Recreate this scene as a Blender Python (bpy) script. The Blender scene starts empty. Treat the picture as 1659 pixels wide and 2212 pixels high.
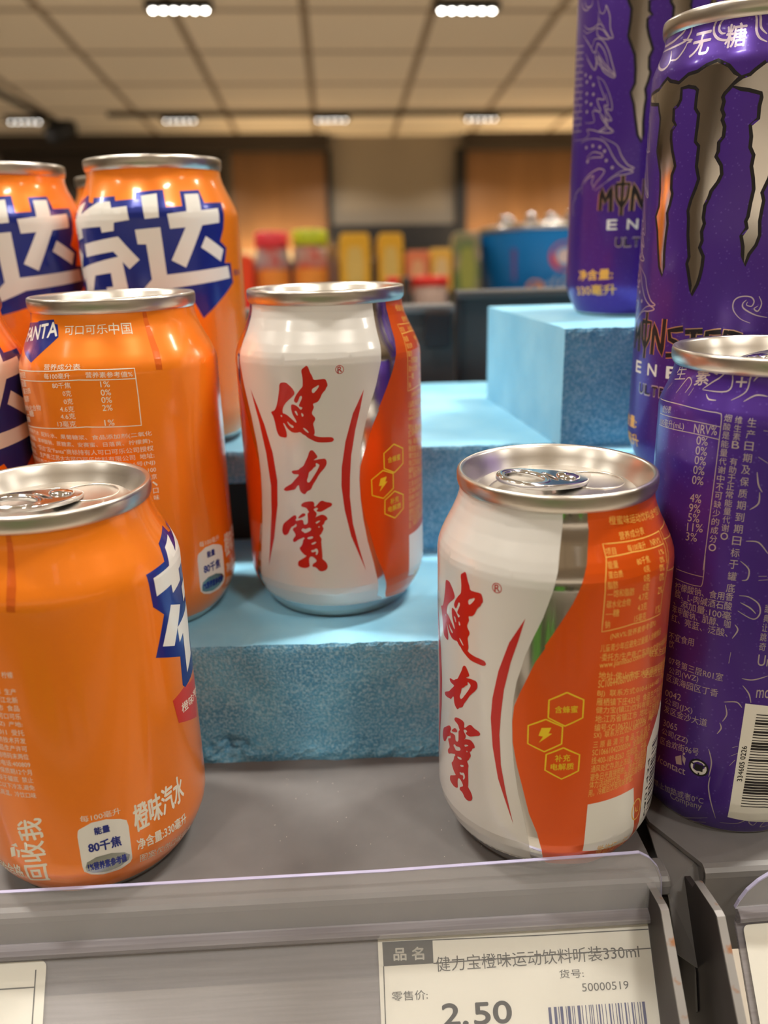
import bpy, bmesh, math, random
from mathutils import Vector, Matrix, noise
random.seed(7)
S = 0.001                                   # everything below is written in millimetres
SC = bpy.context.scene
COL = SC.collection
R = math.radians

# ------------------------------------------------------------------ camera
cam_d = bpy.data.cameras.new('camera'); cam = bpy.data.objects.new('camera', cam_d); COL.objects.link(cam)
SC.camera = cam
F_PX, PITCH, ROLL, EYE = 1761.1, R(18.574), R(-1.629), 177.38
cam_d.sensor_fit = 'HORIZONTAL'; cam_d.sensor_width = 36.0
cam_d.lens = F_PX / 1659.0 * 36.0
cam_d.clip_start = 0.01; cam_d.clip_end = 60
fw = Vector((0, math.cos(PITCH), -math.sin(PITCH))); up0 = Vector((0, math.sin(PITCH), math.cos(PITCH))); rt0 = Vector((1, 0, 0))
rt = math.cos(ROLL) * rt0 + math.sin(ROLL) * up0; up = -math.sin(ROLL) * rt0 + math.cos(ROLL) * up0
cm = Matrix((rt, up, -fw)).transposed().to_4x4(); cm.translation = Vector((0, 0, EYE * S))
cam.matrix_world = cm
cam_d.dof.use_dof = True
cam_d.dof.focus_distance = 0.240
cam_d.dof.aperture_fstop = cam_d.lens / 3.5

# ------------------------------------------------------------------ view, world
SC.view_settings.view_transform = 'Standard'; SC.view_settings.look = 'None'
SC.view_settings.gamma = 1.0; SC.view_settings.use_curve_mapping = False
SC.view_settings.exposure = 0.0
w = bpy.data.worlds.new('world'); SC.world = w; w.use_nodes = True
w.node_tree.nodes['Background'].inputs[0].default_value = (1.0, 0.82, 0.62, 1)
w.node_tree.nodes['Background'].inputs[1].default_value = 0.12

# the shop (level) seen from the display, whose shelves are tipped a few degrees: room axes -> display axes
RM = Matrix(((0.9986, -0.0525, 0.0091), (0.0514, 0.9943, 0.0939), (-0.014, -0.0933, 0.9955))).to_4x4()
RM.translation = Vector((0, 0, EYE * S))
CEIL = 1408
LAMP_W, LENS_E, LENS_NEAR = 10.0, 12.0, 30.0     # lamp power, emission of the lenses

# ------------------------------------------------------------------ materials
def mat(name, col, rough=0.5, metal=0.0, coat=0.0, emit=None, es=1.0, spec=0.5, alpha=1.0, trans=0.0, ior=1.45):
    m = bpy.data.materials.new(name); m.use_nodes = True
    b = m.node_tree.nodes['Principled BSDF']; i = b.inputs
    i['Base Color'].default_value = (*col, 1); i['Roughness'].default_value = rough; i['Metallic'].default_value = metal
    i['Coat Weight'].default_value = coat; i['Coat Roughness'].default_value = 0.12
    i['Specular IOR Level'].default_value = spec; i['IOR'].default_value = ior
    i['Transmission Weight'].default_value = trans; i['Alpha'].default_value = alpha
    if emit: i['Emission Color'].default_value = (*emit, 1); i['Emission Strength'].default_value = es
    return m
def nodes(m): return m.node_tree.nodes, m.node_tree.links, m.node_tree.nodes['Principled BSDF']
def noisy(m, scale, c0, c1, lo=0.3, hi=0.7, detail=4, bump=0.0, bdist=0.0005, vec=None, coord='Object'):
    N, L, b = nodes(m)
    tc = N.new('ShaderNodeTexCoord'); nz = N.new('ShaderNodeTexNoise'); nz.inputs['Scale'].default_value = scale; nz.inputs['Detail'].default_value = detail
    src = tc.outputs[coord]
    if vec:
        mp = N.new('ShaderNodeMapping'); mp.inputs['Scale'].default_value = vec; L.new(src, mp.inputs[0]); src = mp.outputs[0]
    L.new(src, nz.inputs['Vector'])
    r = N.new('ShaderNodeValToRGB'); r.color_ramp.elements[0].position = lo; r.color_ramp.elements[1].position = hi
    r.color_ramp.elements[0].color = (*c0, 1); r.color_ramp.elements[1].color = (*c1, 1)
    L.new(nz.outputs['Fac'], r.inputs[0]); L.new(r.outputs[0], b.inputs['Base Color'])
    if bump:
        bp = N.new('ShaderNodeBump'); bp.inputs['Strength'].default_value = bump; bp.inputs['Distance'].default_value = bdist
        L.new(nz.outputs['Fac'], bp.inputs['Height']); L.new(bp.outputs[0], b.inputs['Normal'])
    return m
M = {}
M['alu'] = mat('brushed_aluminium', (0.66, 0.63, 0.58), 0.27, 1.0)
M['alu_lid'] = mat('lid_aluminium', (0.68, 0.64, 0.58), 0.30, 1.0)
M['oval_metal'] = mat('oval_metal_reflection', (0.34, 0.38, 0.36), 0.25, 1.0)  # bare can metal with its dark reflection put into the colour
M['mirror'] = mat('bare_can_metal', (0.72, 0.72, 0.72), 0.13, 1.0)
M['orange'] = mat('orange_soda_ink', (0.97, 0.235, 0.008), 0.34, 0.30, 0.9)
M['orange_dark'] = mat('deep_orange_ink', (0.80, 0.14, 0.01), 0.34, 0.45, 0.5)
M['jorange'] = mat('red_orange_ink', (0.84, 0.105, 0.005), 0.30, 0.45, 0.5)
M['cream'] = mat('cream_ink', (0.70, 0.68, 0.64), 0.30, 0.12, 1.0)
M['white'] = mat('white_ink', (0.80, 0.78, 0.72), 0.35, 0.0, 0.3)
M['red'] = mat('red_ink', (0.52, 0.012, 0.008), 0.3, 0.15, 0.5)
M['ribbon'] = mat('ribbon_red_ink', (0.70, 0.04, 0.02), 0.3, 0.15, 0.5)
M['yellow'] = mat('golden_ink', (0.92, 0.52, 0.10), 0.4, 0.1, 0.3)
M['bright_yellow'] = mat('bright_yellow_ink', (0.90, 0.62, 0.02), 0.4, 0.1, 0.3)
M['blue'] = mat('royal_blue_ink', (0.012, 0.028, 0.27), 0.27, 0.35, 0.5)
M['textwhite'] = mat('text_white_ink', (0.86, 0.80, 0.66), 0.45)
M['pale_purple_text'] = mat('pale_lilac_print', (0.50, 0.42, 0.42), 0.4, 0.3)
M['silvertext'] = mat('silver_line_ink', (0.62, 0.52, 0.60), 0.3, 0.6)
M['purple'] = mat('purple_metallic_ink', (0.082, 0.028, 0.30), 0.33, 0.5, 0.35)
M['black'] = mat('black_ink', (0.012, 0.010, 0.012), 0.35)
M['darkblue'] = mat('navy_ink', (0.02, 0.03, 0.16), 0.4)
M['paper'] = mat('label_paper', (0.82, 0.79, 0.70), 0.55)
M['print_grey'] = mat('thermal_print', (0.05, 0.048, 0.045), 0.6)
M['shelf'] = mat('grey_shelf_paint', (0.165, 0.15, 0.138), 0.42)
noisy(M['shelf'], 90, (0.142, 0.134, 0.130), (0.166, 0.157, 0.152), bump=0.15, bdist=0.0002)
M['shelf_dark'] = mat('dark_grey_paint', (0.07, 0.066, 0.064), 0.5)
M['bracket'] = mat('dark_bracket_steel', (0.05, 0.042, 0.041), 0.5, 0.3)
M['bracket_edge'] = mat('cut_steel_edge', (0.27, 0.25, 0.235), 0.45, 0.5)
noisy(M['bracket_edge'], 260, (0.30, 0.14, 0.07), (0.29, 0.275, 0.26), 0.28, 0.42)
M['foam'] = mat('blue_foam_skin', (0.19, 0.47, 0.58), 0.62)
noisy(M['foam'], 45, (0.22, 0.55, 0.77), (0.31, 0.65, 0.84), bump=0.25, bdist=0.0006)
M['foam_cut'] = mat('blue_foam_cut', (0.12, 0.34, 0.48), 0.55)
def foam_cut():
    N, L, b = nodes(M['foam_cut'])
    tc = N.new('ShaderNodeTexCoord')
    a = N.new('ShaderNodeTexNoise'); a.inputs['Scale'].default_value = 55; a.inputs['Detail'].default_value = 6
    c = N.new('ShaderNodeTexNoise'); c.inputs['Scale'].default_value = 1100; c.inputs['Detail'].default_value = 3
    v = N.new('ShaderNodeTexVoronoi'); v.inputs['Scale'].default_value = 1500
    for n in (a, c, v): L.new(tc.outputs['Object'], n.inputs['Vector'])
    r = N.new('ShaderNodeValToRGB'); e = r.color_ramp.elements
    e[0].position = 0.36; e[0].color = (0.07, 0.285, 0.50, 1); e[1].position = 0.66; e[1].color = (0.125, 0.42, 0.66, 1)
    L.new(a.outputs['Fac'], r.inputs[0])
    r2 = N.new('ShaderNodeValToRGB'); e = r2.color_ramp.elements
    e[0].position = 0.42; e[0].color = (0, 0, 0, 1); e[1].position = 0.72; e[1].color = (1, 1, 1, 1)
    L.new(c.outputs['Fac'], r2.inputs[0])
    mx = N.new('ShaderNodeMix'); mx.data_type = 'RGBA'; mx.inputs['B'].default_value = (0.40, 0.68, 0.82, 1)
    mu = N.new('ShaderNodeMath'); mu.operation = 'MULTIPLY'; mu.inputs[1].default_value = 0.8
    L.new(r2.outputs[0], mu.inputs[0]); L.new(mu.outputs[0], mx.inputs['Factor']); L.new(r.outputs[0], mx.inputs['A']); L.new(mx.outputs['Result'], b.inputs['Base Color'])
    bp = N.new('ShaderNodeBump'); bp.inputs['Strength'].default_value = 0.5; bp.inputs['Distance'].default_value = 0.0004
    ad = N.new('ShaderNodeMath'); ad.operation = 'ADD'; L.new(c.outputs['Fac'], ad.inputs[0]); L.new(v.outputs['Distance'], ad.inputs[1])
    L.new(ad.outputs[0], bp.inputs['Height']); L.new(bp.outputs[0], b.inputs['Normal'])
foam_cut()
def flecks():
    N, L, b = nodes(M['purple'])
    tc = N.new('ShaderNodeTexCoord'); v = N.new('ShaderNodeTexVoronoi'); v.inputs['Scale'].default_value = 620
    L.new(tc.outputs['Object'], v.inputs['Vector'])
    r = N.new('ShaderNodeValToRGB'); e = r.color_ramp.elements
    e[0].position = 0.10; e[0].color = (0.13, 0.07, 0.42, 1); e[1].position = 0.22; e[1].color = (0.082, 0.028, 0.30, 1)
    L.new(v.outputs['Distance'], r.inputs[0]); L.new(r.outputs[0], b.inputs['Base Color'])
flecks()
M['clear'] = mat('clear_plastic', (0.93, 0.92, 0.97), 0.10, 0, 0, alpha=0.20, spec=0.9)
M['clear_edge'] = mat('clear_plastic_edge', (0.62, 0.60, 0.85), 0.2, alpha=0.75)
M['holder'] = mat('holder_tint_plastic', (0.42, 0.38, 0.40), 0.16, 0, 0, alpha=0.62, spec=0.9)
noisy(M['holder'], 30, (0.28, 0.26, 0.285), (0.37, 0.35, 0.375), 0.3, 0.7, vec=(1, 30, 30))
M['cover'] = mat('label_cover_plastic', (0.9, 0.9, 0.9), 0.12, alpha=0.10, spec=0.8)
def ceiling_mat():
    m = mat('ceiling_tiles', (0.5, 0.4, 0.28), 0.8); N, L, b = nodes(m)
    tc = N.new('ShaderNodeTexCoord'); mp = N.new('ShaderNodeMapping'); mp.inputs['Location'].default_value = (0.097, -0.02, 0)
    br = N.new('ShaderNodeTexBrick'); br.offset = 0.0; br.squash = 1.0
    br.inputs['Scale'].default_value = 1.0; br.inputs['Brick Width'].default_value = 0.6; br.inputs['Row Height'].default_value = 0.6
    br.inputs['Mortar Size'].default_value = 0.022; br.inputs['Mortar Smooth'].default_value = 0.2
    br.inputs['Color1'].default_value = (0.86, 0.73, 0.55, 1); br.inputs['Color2'].default_value = (0.80, 0.68, 0.51, 1); br.inputs['Mortar'].default_value = (0.30, 0.22, 0.14, 1)
    L.new(tc.outputs['Object'], mp.inputs[0]); L.new(mp.outputs[0], br.inputs['Vector']); L.new(br.outputs['Color'], b.inputs['Base Color'])
    return m
M['ceiling'] = ceiling_mat()
M['wall'] = mat('beige_wall', (0.36, 0.29, 0.22), 0.8); noisy(M['wall'], 0.9, (0.29, 0.24, 0.18), (0.32, 0.265, 0.20))
M['wall_light'] = mat('pale_wall', (0.62, 0.55, 0.46), 0.8)
M['wood'] = mat('brown_wood_panel', (0.40, 0.19, 0.06), 0.5); noisy(M['wood'], 1.5, (0.17, 0.08, 0.028), (0.22, 0.105, 0.04), vec=(6, 6, 0.6))
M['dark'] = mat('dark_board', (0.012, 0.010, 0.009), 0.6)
M['darkbrown'] = mat('dark_brown_bulkhead', (0.045, 0.032, 0.022), 0.7)
M['floor'] = mat('shop_floor', (0.22, 0.19, 0.16), 0.35); noisy(M['floor'], 3, (0.5, 0.44, 0.36), (0.56, 0.5, 0.42))
M['lens'] = mat('lamp_lens', (1, 1, 1), 0.4, emit=(1.0, 0.95, 0.86), es=LENS_E)
M['lens_near'] = mat('near_lamp_lens', (1, 1, 1), 0.4, emit=(1.0, 0.95, 0.86), es=LENS_NEAR)
M['lamp_body'] = mat('lamp_housing_black', (0.012, 0.011, 0.011), 0.5)

# ------------------------------------------------------------------ helpers
def link(o, parent=None, m=None):
    COL.objects.link(o)
    if parent: o.parent = parent
    if m is not None and hasattr(o.data, 'materials'):
        for k in (m if isinstance(m, (list, tuple)) else [m]): o.data.materials.append(k)
    return o
def thing(name, label, cat, loc=(0, 0, 0), rz=0, group=None, mtx=None):
    o = bpy.data.objects.new(name, None); COL.objects.link(o); o.empty_display_size = 0.02
    if mtx is not None: o.matrix_world = mtx
    else: o.location = Vector(loc) * S; o.rotation_euler = (0, 0, R(rz))
    return tag(o, label, cat, group)
def tag(o, label, cat, group=None):
    o['label'] = label; o['category'] = cat
    if group: o['group'] = group
    return o
def struct(o): o['kind'] = 'structure'; return o
def obj(name, verts, faces, m, parent=None, smooth=False, scale=S, mi=None):
    me = bpy.data.meshes.new(name); me.from_pydata([tuple(c * scale for c in v) for v in verts], [], faces); me.update()
    bm = bmesh.new(); bm.from_mesh(me); bmesh.ops.recalc_face_normals(bm, faces=bm.faces); bm.to_mesh(me); bm.free()
    if mi: me.polygons.foreach_set('material_index', mi)
    if smooth: me.polygons.foreach_set('use_smooth', [True] * len(me.polygons))
    return link(bpy.data.objects.new(name, me), parent, m)
def bevel(o, w, seg=2, ang=40):
    b = o.modifiers.new('bevel', 'BEVEL'); b.width = w * S; b.segments = seg; b.limit_method = 'ANGLE'; b.angle_limit = R(ang); b.harden_normals = False
    return o
def box(name, x0, x1, y0, y1, z0, z1, m, parent=None, bev=0):
    v = [(x, y, z) for z in (z0, z1) for y in (y0, y1) for x in (x0, x1)]
    f = [(0, 1, 3, 2), (4, 6, 7, 5), (0, 4, 5, 1), (2, 3, 7, 6), (0, 2, 6, 4), (1, 5, 7, 3)]
    o = obj(name, v, f, m, parent)
    return bevel(o, bev) if bev else o
def prism(name, poly, axis, a, b, m, parent=None, bev=0):
    """extrude a closed outline (2-D) along an axis from a to b"""
    n = len(poly)
    def p3(p, t): return {'x': (t, p[0], p[1]), 'y': (p[0], t, p[1]), 'z': (p[0], p[1], t)}[axis]
    v = [p3(p, a) for p in poly] + [p3(p, b) for p in poly]
    f = [tuple(range(n)), tuple(range(2 * n - 1, n - 1, -1))] + [(i, (i + 1) % n, n + (i + 1) % n, n + i) for i in range(n)]
    o = obj(name, v, f, m, parent)
    return bevel(o, bev) if bev else o
def lathe(name, prof, m, parent=None, seg=160, mi=None, close_top=False, close_bot=False):
    v = []; f = []; mm = []
    for r_, z in prof:
        for k in range(seg):
            a = 2 * math.pi * k / seg; v.append((r_ * math.sin(a), -r_ * math.cos(a), z))
    for i in range(len(prof) - 1):
        for k in range(seg):
            k2 = (k + 1) % seg; f.append((i * seg + k, i * seg + k2, (i + 1) * seg + k2, (i + 1) * seg + k)); mm.append(mi(prof[i], prof[i + 1]) if mi else 0)
    if close_bot: f.append(tuple(range(seg - 1, -1, -1))); mm.append(0)
    if close_top: f.append(tuple(range((len(prof) - 1) * seg, len(prof) * seg))); mm.append(0)
    return obj(name, v, f, m, parent, True, mi=mm)

# ------------------------------------------------------------------ print wrapped on cans: (degrees round the can, mm up)
PROF = {
 'short': [(0, 24.5), (1.2, 25.6), (4, 28.0), (8, 30.6), (12, 32.3), (15, 32.9), (18, 33), (92.5, 33), (94.5, 32.75), (96.5, 32.1), (99, 31.0), (103, 29.0), (106.5, 27.5), (109, 26.8), (111.8, 26.6)],
 'tall': [(0, 23.5), (1.2, 24.3), (4, 25.8), (8, 27.6), (11, 28.5), (14, 29), (129, 29), (130.6, 28.75), (132.2, 28.2), (135, 27.0), (138, 26.0), (140, 25.6), (141.8, 25.5)]}
def rad(kind, z):
    P = PROF[kind]
    if z <= P[0][0]: return P[0][1], 0
    for (z0, r0), (z1, r1) in zip(P, P[1:]):
        if z <= z1:
            t = (z - z0) / (z1 - z0); return r0 + t * (r1 - r0), (r1 - r0) / (z1 - z0)
    return P[-1][1], 0
KMM = math.pi / 180
class Print:
    """collects flat ink shapes in (s mm along the girth, z mm) and wraps them on a can"""
    def __init__(self, kind, lift): self.kind = kind; self.lift = lift; self.v = []; self.f = []; self.R = PROF[kind][7][1] if kind == 'short' else 29.0
    def s(self, th): return th * KMM * self.R
    def add(self, verts, faces):
        n = len(self.v); self.v += verts; self.f += [tuple(i + n for i in q) for q in faces]
    def area(self, loops, grid=2.3):
        """loops: closed outlines in (deg, mm); inner ones are holes"""
        cu = bpy.data.curves.new('c', 'CURVE'); cu.dimensions = '2D'; cu.fill_mode = 'BOTH'
        for lp in loops:
            sp = cu.splines.new('POLY'); sp.points.add(len(lp) - 1); sp.use_cyclic_u = True
            for p, q in zip(sp.points, lp): p.co = (self.s(q[0]), q[1], 0, 1)
        o = bpy.data.objects.new('c', cu); COL.objects.link(o)
        me = bpy.data.meshes.new_from_object(o.evaluated_get(bpy.context.evaluated_depsgraph_get()))
        bm = bmesh.new(); bm.from_mesh(me); bmesh.ops.remove_doubles(bm, verts=bm.verts, dist=1e-4)
        if grid and bm.verts:
            xs = [v.co.x for v in bm.verts]; zs = [v.co.y for v in bm.verts]
            k = math.ceil(min(xs) / grid)
            while k * grid < max(xs):
                bmesh.ops.bisect_plane(bm, geom=bm.verts[:] + bm.edges[:] + bm.faces[:], plane_co=(k * grid, 0, 0), plane_no=(1, 0, 0), dist=1e-5); k += 1
            for zb, _ in PROF[self.kind][1:-1]:
                if min(zs) < zb < max(zs): bmesh.ops.bisect_plane(bm, geom=bm.verts[:] + bm.edges[:] + bm.faces[:], plane_co=(0, zb, 0), plane_no=(0, 1, 0), dist=1e-5)
        bm.verts.index_update()
        self.add([(v.co.x, v.co.y) for v in bm.verts], [tuple(v.index for v in f.verts) for f in bm.faces])
        bm.free(); bpy.data.objects.remove(o); bpy.data.curves.remove(cu); bpy.data.meshes.remove(me)
    def line(self, pts, w, smooth=True, closed=False, taper=False):
        P = [(self.s(a), z) for a, z in pts]
        if closed: P.append(P[0])
        if smooth and len(P) > 2: P = catmull(P)
        else:
            Q = [P[0]]
            for a, b in zip(P, P[1:]):
                n = max(1, int(math.hypot(b[0] - a[0], b[1] - a[1]) / 2)); Q += [(a[0] + (b[0] - a[0]) * i / n, a[1] + (b[1] - a[1]) * i / n) for i in range(1, n + 1)]
            P = Q
        v = []; f = []
        for i, p in enumerate(P):
            a = P[max(0, i - 1)]; b = P[min(len(P) - 1, i + 1)]; dx, dy = b[0] - a[0], b[1] - a[1]; L = math.hypot(dx, dy) or 1
            ww = w / 2 * (math.sin(math.pi * (0.12 + 0.76 * i / max(1, len(P) - 1))) if taper else 1)
            v += [(p[0] - dy / L * ww, p[1] + dx / L * ww), (p[0] + dy / L * ww, p[1] - dx / L * ww)]
            if i: k = 2 * i; f.append((k - 2, k - 1, k + 1, k))
        self.add(v, f)
    def dot(self, th, z, r_, n=10):
        s = self.s(th); self.add([(s + r_ * math.cos(6.2832 * i / n), z + r_ * math.sin(6.2832 * i / n)) for i in range(n)], [tuple(range(n))])
    def text(self, t, bold=0.0):
        """(string, deg0, z0, deg1, z1, height)"""
        st, a0, z0, a1, z1, h = t; s0, s1 = self.s(a0), self.s(a1)
        self.text3(st, (s0, z0), (s1 - s0, z1 - z0), (0, h), bold)
    def text3(self, st, O, U, V, bold=0.0):
        v, f = glyphs(st)
        d = bold * math.hypot(*V) * 1.6
        for dx, dy in (((0, 0),) if bold < .01 else ((d, 0), (-d, 0), (0, d), (0, -d))):
            self.add([(O[0] + x * U[0] + y * V[0] + dx, O[1] + x * U[1] + y * V[1] + dy) for x, y in v], f)
    def build(self, name, m, parent, smooth=True):
        bm = bmesh.new(); bv = [bm.verts.new((s, z, 0)) for s, z in self.v]
        for f in self.f:
            try: bm.faces.new([bv[i] for i in f])
            except ValueError: pass
        lo, hi = (18, 92) if self.kind == 'short' else (15, 128)
        for _ in range(4):
            E_ = []
            for e in bm.edges:
                a, c = e.verts[0].co, e.verts[1].co; L = (a - c).length; zz = min(a.y, c.y), max(a.y, c.y)
                if L > (1.1 if (zz[0] < lo or zz[1] > hi) else 3.0): E_.append(e)
            if not E_: break
            bmesh.ops.subdivide_edges(bm, edges=E_, cuts=1, use_grid_fill=True)
        bmesh.ops.triangulate(bm, faces=[f for f in bm.faces if len(f.verts) > 4])
        bm.verts.index_update(); V2 = [(v.co.x, v.co.y) for v in bm.verts]; F2 = [tuple(v.index for v in f.verts) for f in bm.faces]; bm.free()
        vs = []; ns = []
        for s, z in V2:
            a = s / self.R; r_, sl = rad(self.kind, z); n = Vector((math.sin(a), -math.cos(a), -sl)).normalized()
            ns.append(n); p = Vector((r_ * math.sin(a), -r_ * math.cos(a), z)) + n * self.lift; vs.append(p * S)
        me = bpy.data.meshes.new(name); me.from_pydata([tuple(p) for p in vs], [], F2); me.validate(); me.update()
        # face outwards
        bm = bmesh.new(); bm.from_mesh(me); bm.normal_update()
        for f in bm.faces:
            c = f.calc_center_median()
            if f.normal.x * c.x + f.normal.y * c.y < 0: f.normal_flip()
        bm.to_mesh(me); bm.free()
        me.polygons.foreach_set('use_smooth', [True] * len(me.polygons))
        if len(ns) == len(me.vertices): me.normals_split_custom_set_from_vertices([tuple(n) for n in ns])
        return link(bpy.data.objects.new(name, me), parent, m)
def catmull(P, n=5):
    out = []
    for i in range(len(P) - 1):
        p0, p1, p2, p3 = P[max(0, i - 1)], P[i], P[i + 1], P[min(len(P) - 1, i + 2)]
        for k in range(n):
            t = k / n
            out.append(tuple(0.5 * (2 * p1[j] + (p2[j] - p0[j]) * t + (2 * p0[j] - 5 * p1[j] + 4 * p2[j] - p3[j]) * t * t + (3 * p1[j] - p0[j] - 3 * p2[j] + p3[j]) * t ** 3) for j in (0, 1)))
    return out + [P[-1]]
def chaikin(lp):
    o = []
    for i, p in enumerate(lp):
        q = lp[(i + 1) % len(lp)]; o += [(p[0] * .75 + q[0] * .25, p[1] * .75 + q[1] * .25), (p[0] * .25 + q[0] * .75, p[1] * .25 + q[1] * .75)]
    return o
_G = {}
def glyphs(st, bold=0.0):
    """mesh of a string with the built-in font, fitted to a unit box"""
    k = (st, bold)
    if k in _G: return _G[k]
    cu = bpy.data.curves.new('t', 'FONT'); cu.body = st; cu.resolution_u = 3 if len(st) > 2 else 6; cu.offset = bold
    o = bpy.data.objects.new('t', cu); COL.objects.link(o)
    me = bpy.data.meshes.new_from_object(o.evaluated_get(bpy.context.evaluated_depsgraph_get()))
    v = [(p.co.x, p.co.y) for p in me.vertices]; f = [tuple(p.vertices) for p in me.polygons]
    x0 = min(p[0] for p in v); x1 = max(p[0] for p in v); y0 = min(p[1] for p in v); y1 = max(p[1] for p in v)
    if st in '—': y0, y1 = y0 - .4, y1 + .4
    v = [((p[0] - x0) / (x1 - x0), (p[1] - y0) / (y1 - y0)) for p in v]
    bpy.data.objects.remove(o); bpy.data.curves.remove(cu); bpy.data.meshes.remove(me)
    _G[k] = (v, f); return _G[k]
def copy_tree(o, parent=None):
    c = o.copy(); COL.objects.link(c)
    if parent: c.parent = parent
    for ch in [x for x in COL.objects if x.parent == o]: copy_tree(ch, c)
    return c
D = {}
D['jian']=[[[-55.25,93.11],[-54.39,92.75],[-53.94,92.18],[-53.3,90.88],[-52.03,89.58],[-51.64,88.43],[-48.72,88.55],[-45.44,88.78],[-44.48,88.34],[-43.72,86.87],[-44.03,86.23],[-44.69,85.81],[-45.13,85.09],[-46.58,84.31],[-47.4,83.6],[-48.54,82.15],[-49.9,81.28],[-51.21,80.92],[-52.37,80.78],[-52.54,80.34],[-52.1,79.53],[-52.69,78.79],[-53.56,77.76],[-53.25,77.02],[-51.9,76.27],[-51.66,75.53],[-52.43,74.78],[-53.15,74.04],[-52.74,72.84],[-52.37,71.34],[-52.71,70.44],[-53.21,70.21],[-51.48,69.76],[-48.92,69.51],[-43.28,69.5],[-42.03,69.16],[-41.57,68.55],[-42.38,67.96],[-43.69,67.69],[-50.38,67.7],[-52.42,68.02],[-55.74,68.99],[-57.01,69.44],[-58.28,70.17],[-59.34,70.31],[-61.12,71.27],[-63.09,70.89],[-65.33,70.86],[-66.99,71.27],[-69.19,72.33],[-70.5,73.56],[-71.2,73.99],[-71.66,73.82],[-70.64,72.5],[-69.9,71.32],[-69.56,69.81],[-69.88,69.26],[-70.65,68.97],[-73.54,69.1],[-74.76,69.27],[-75.93,70.13],[-76.69,71.46],[-77.09,73.12],[-77.81,74.9],[-78.6,76.22],[-79.8,77.07],[-79.39,77.47],[-77.35,77.87],[-76.08,78.75],[-74.71,80.6],[-73.58,83.02],[-72.82,85.11],[-72.66,86.3],[-72.11,87.04],[-71.01,87.44],[-68.11,87.51],[-66.77,86.95],[-64.66,85.9],[-63.29,84.75],[-63.03,83.87],[-64.45,82.97],[-67.74,81.42],[-69.61,80.41],[-70.93,79.25],[-71.53,78.18],[-71.37,77.14],[-70.32,77.15],[-68.61,76.71],[-65.91,75.52],[-64.06,74.59],[-63.12,74.26],[-62.94,74.61],[-63.66,75.57],[-65.16,77.03],[-65.72,78.21],[-65.92,79.99],[-65.04,80.45],[-63.4,80.26],[-61.56,79.62],[-59.93,78.49],[-58.78,79.22],[-59.28,79.58],[-60.73,79.71],[-60.96,80.08],[-60.35,80.82],[-58.98,82.31],[-58.72,83.04],[-59.27,83.33],[-60.1,83.03],[-60.73,82.15],[-61.65,81.1],[-62.5,80.82],[-63.55,81.22],[-63.76,81.8],[-62.81,83.0],[-61.32,84.19],[-59.58,85.38],[-58.03,86.26],[-57.83,87.42],[-57.76,88.87],[-58.01,90.17],[-58.34,91.18],[-57.95,91.96],[-56.74,92.4]],[[-48.88,86.81],[-48.53,86.45],[-49.77,85.37],[-52.06,84.0],[-52.91,84.52],[-52.84,85.24],[-52.01,85.82],[-50.45,86.25]],[[-63.34,78.29],[-62.55,78.12],[-61.96,77.24],[-61.89,76.65],[-62.56,76.79],[-63.31,77.44],[-63.79,78.03]],[[-59.74,77.72],[-58.85,77.36],[-58.38,76.77],[-59.09,76.32],[-59.68,76.61]],[[-72.65,76.61],[-71.96,76.52],[-72.04,75.89],[-72.73,76.04],[-73.09,76.35]],[[-68.59,74.61],[-67.78,74.11],[-66.71,73.54],[-65.46,73.35],[-64.76,72.84],[-65.29,72.45],[-66.53,72.64],[-68.15,73.5],[-68.92,74.37]],[[-58.94,72.73],[-57.78,72.37],[-56.4,71.55],[-55.85,71.0],[-56.59,71.02],[-58.37,71.76],[-59.24,72.5]]]
D['li']=[[[-54.83,65.16],[-53.93,64.96],[-53.07,64.29],[-51.63,63.08],[-51.86,62.55],[-53.29,62.01],[-54.14,61.6],[-52.39,61.81],[-50.76,62.08],[-48.94,62.13],[-47.56,62.25],[-46.7,61.77],[-46.42,61.09],[-46.61,60.15],[-47.85,58.95],[-49.78,57.75],[-51.5,56.53],[-53.29,54.75],[-55.32,53.09],[-56.41,51.56],[-57.88,51.05],[-59.25,50.6],[-60.06,49.82],[-60.68,49.66],[-61.88,49.84],[-63.06,50.42],[-63.69,51.37],[-63.9,52.81],[-64.8,52.57],[-65.62,51.98],[-66.62,51.11],[-68.86,50.79],[-72.13,50.25],[-73.78,50.28],[-74.43,50.72],[-73.35,51.42],[-71.06,52.26],[-68.58,53.09],[-66.61,54.42],[-63.52,56.26],[-63.85,56.59],[-66.62,56.49],[-67.73,56.85],[-68.18,57.37],[-67.22,57.8],[-63.8,58.03],[-62.49,58.82],[-60.48,59.48],[-58.98,61.21],[-57.26,62.99],[-56.67,64.2],[-55.78,64.95]],[[-52.49,60.73],[-50.71,60.12],[-51.0,59.51],[-52.53,57.89],[-54.55,56.11],[-56.86,54.16],[-57.96,53.8],[-58.65,54.06],[-58.74,54.81],[-57.87,55.79],[-57.56,56.61],[-57.24,57.44],[-55.28,58.28],[-54.26,59.1],[-52.95,59.51],[-52.79,59.99],[-52.98,60.46]]]
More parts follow.
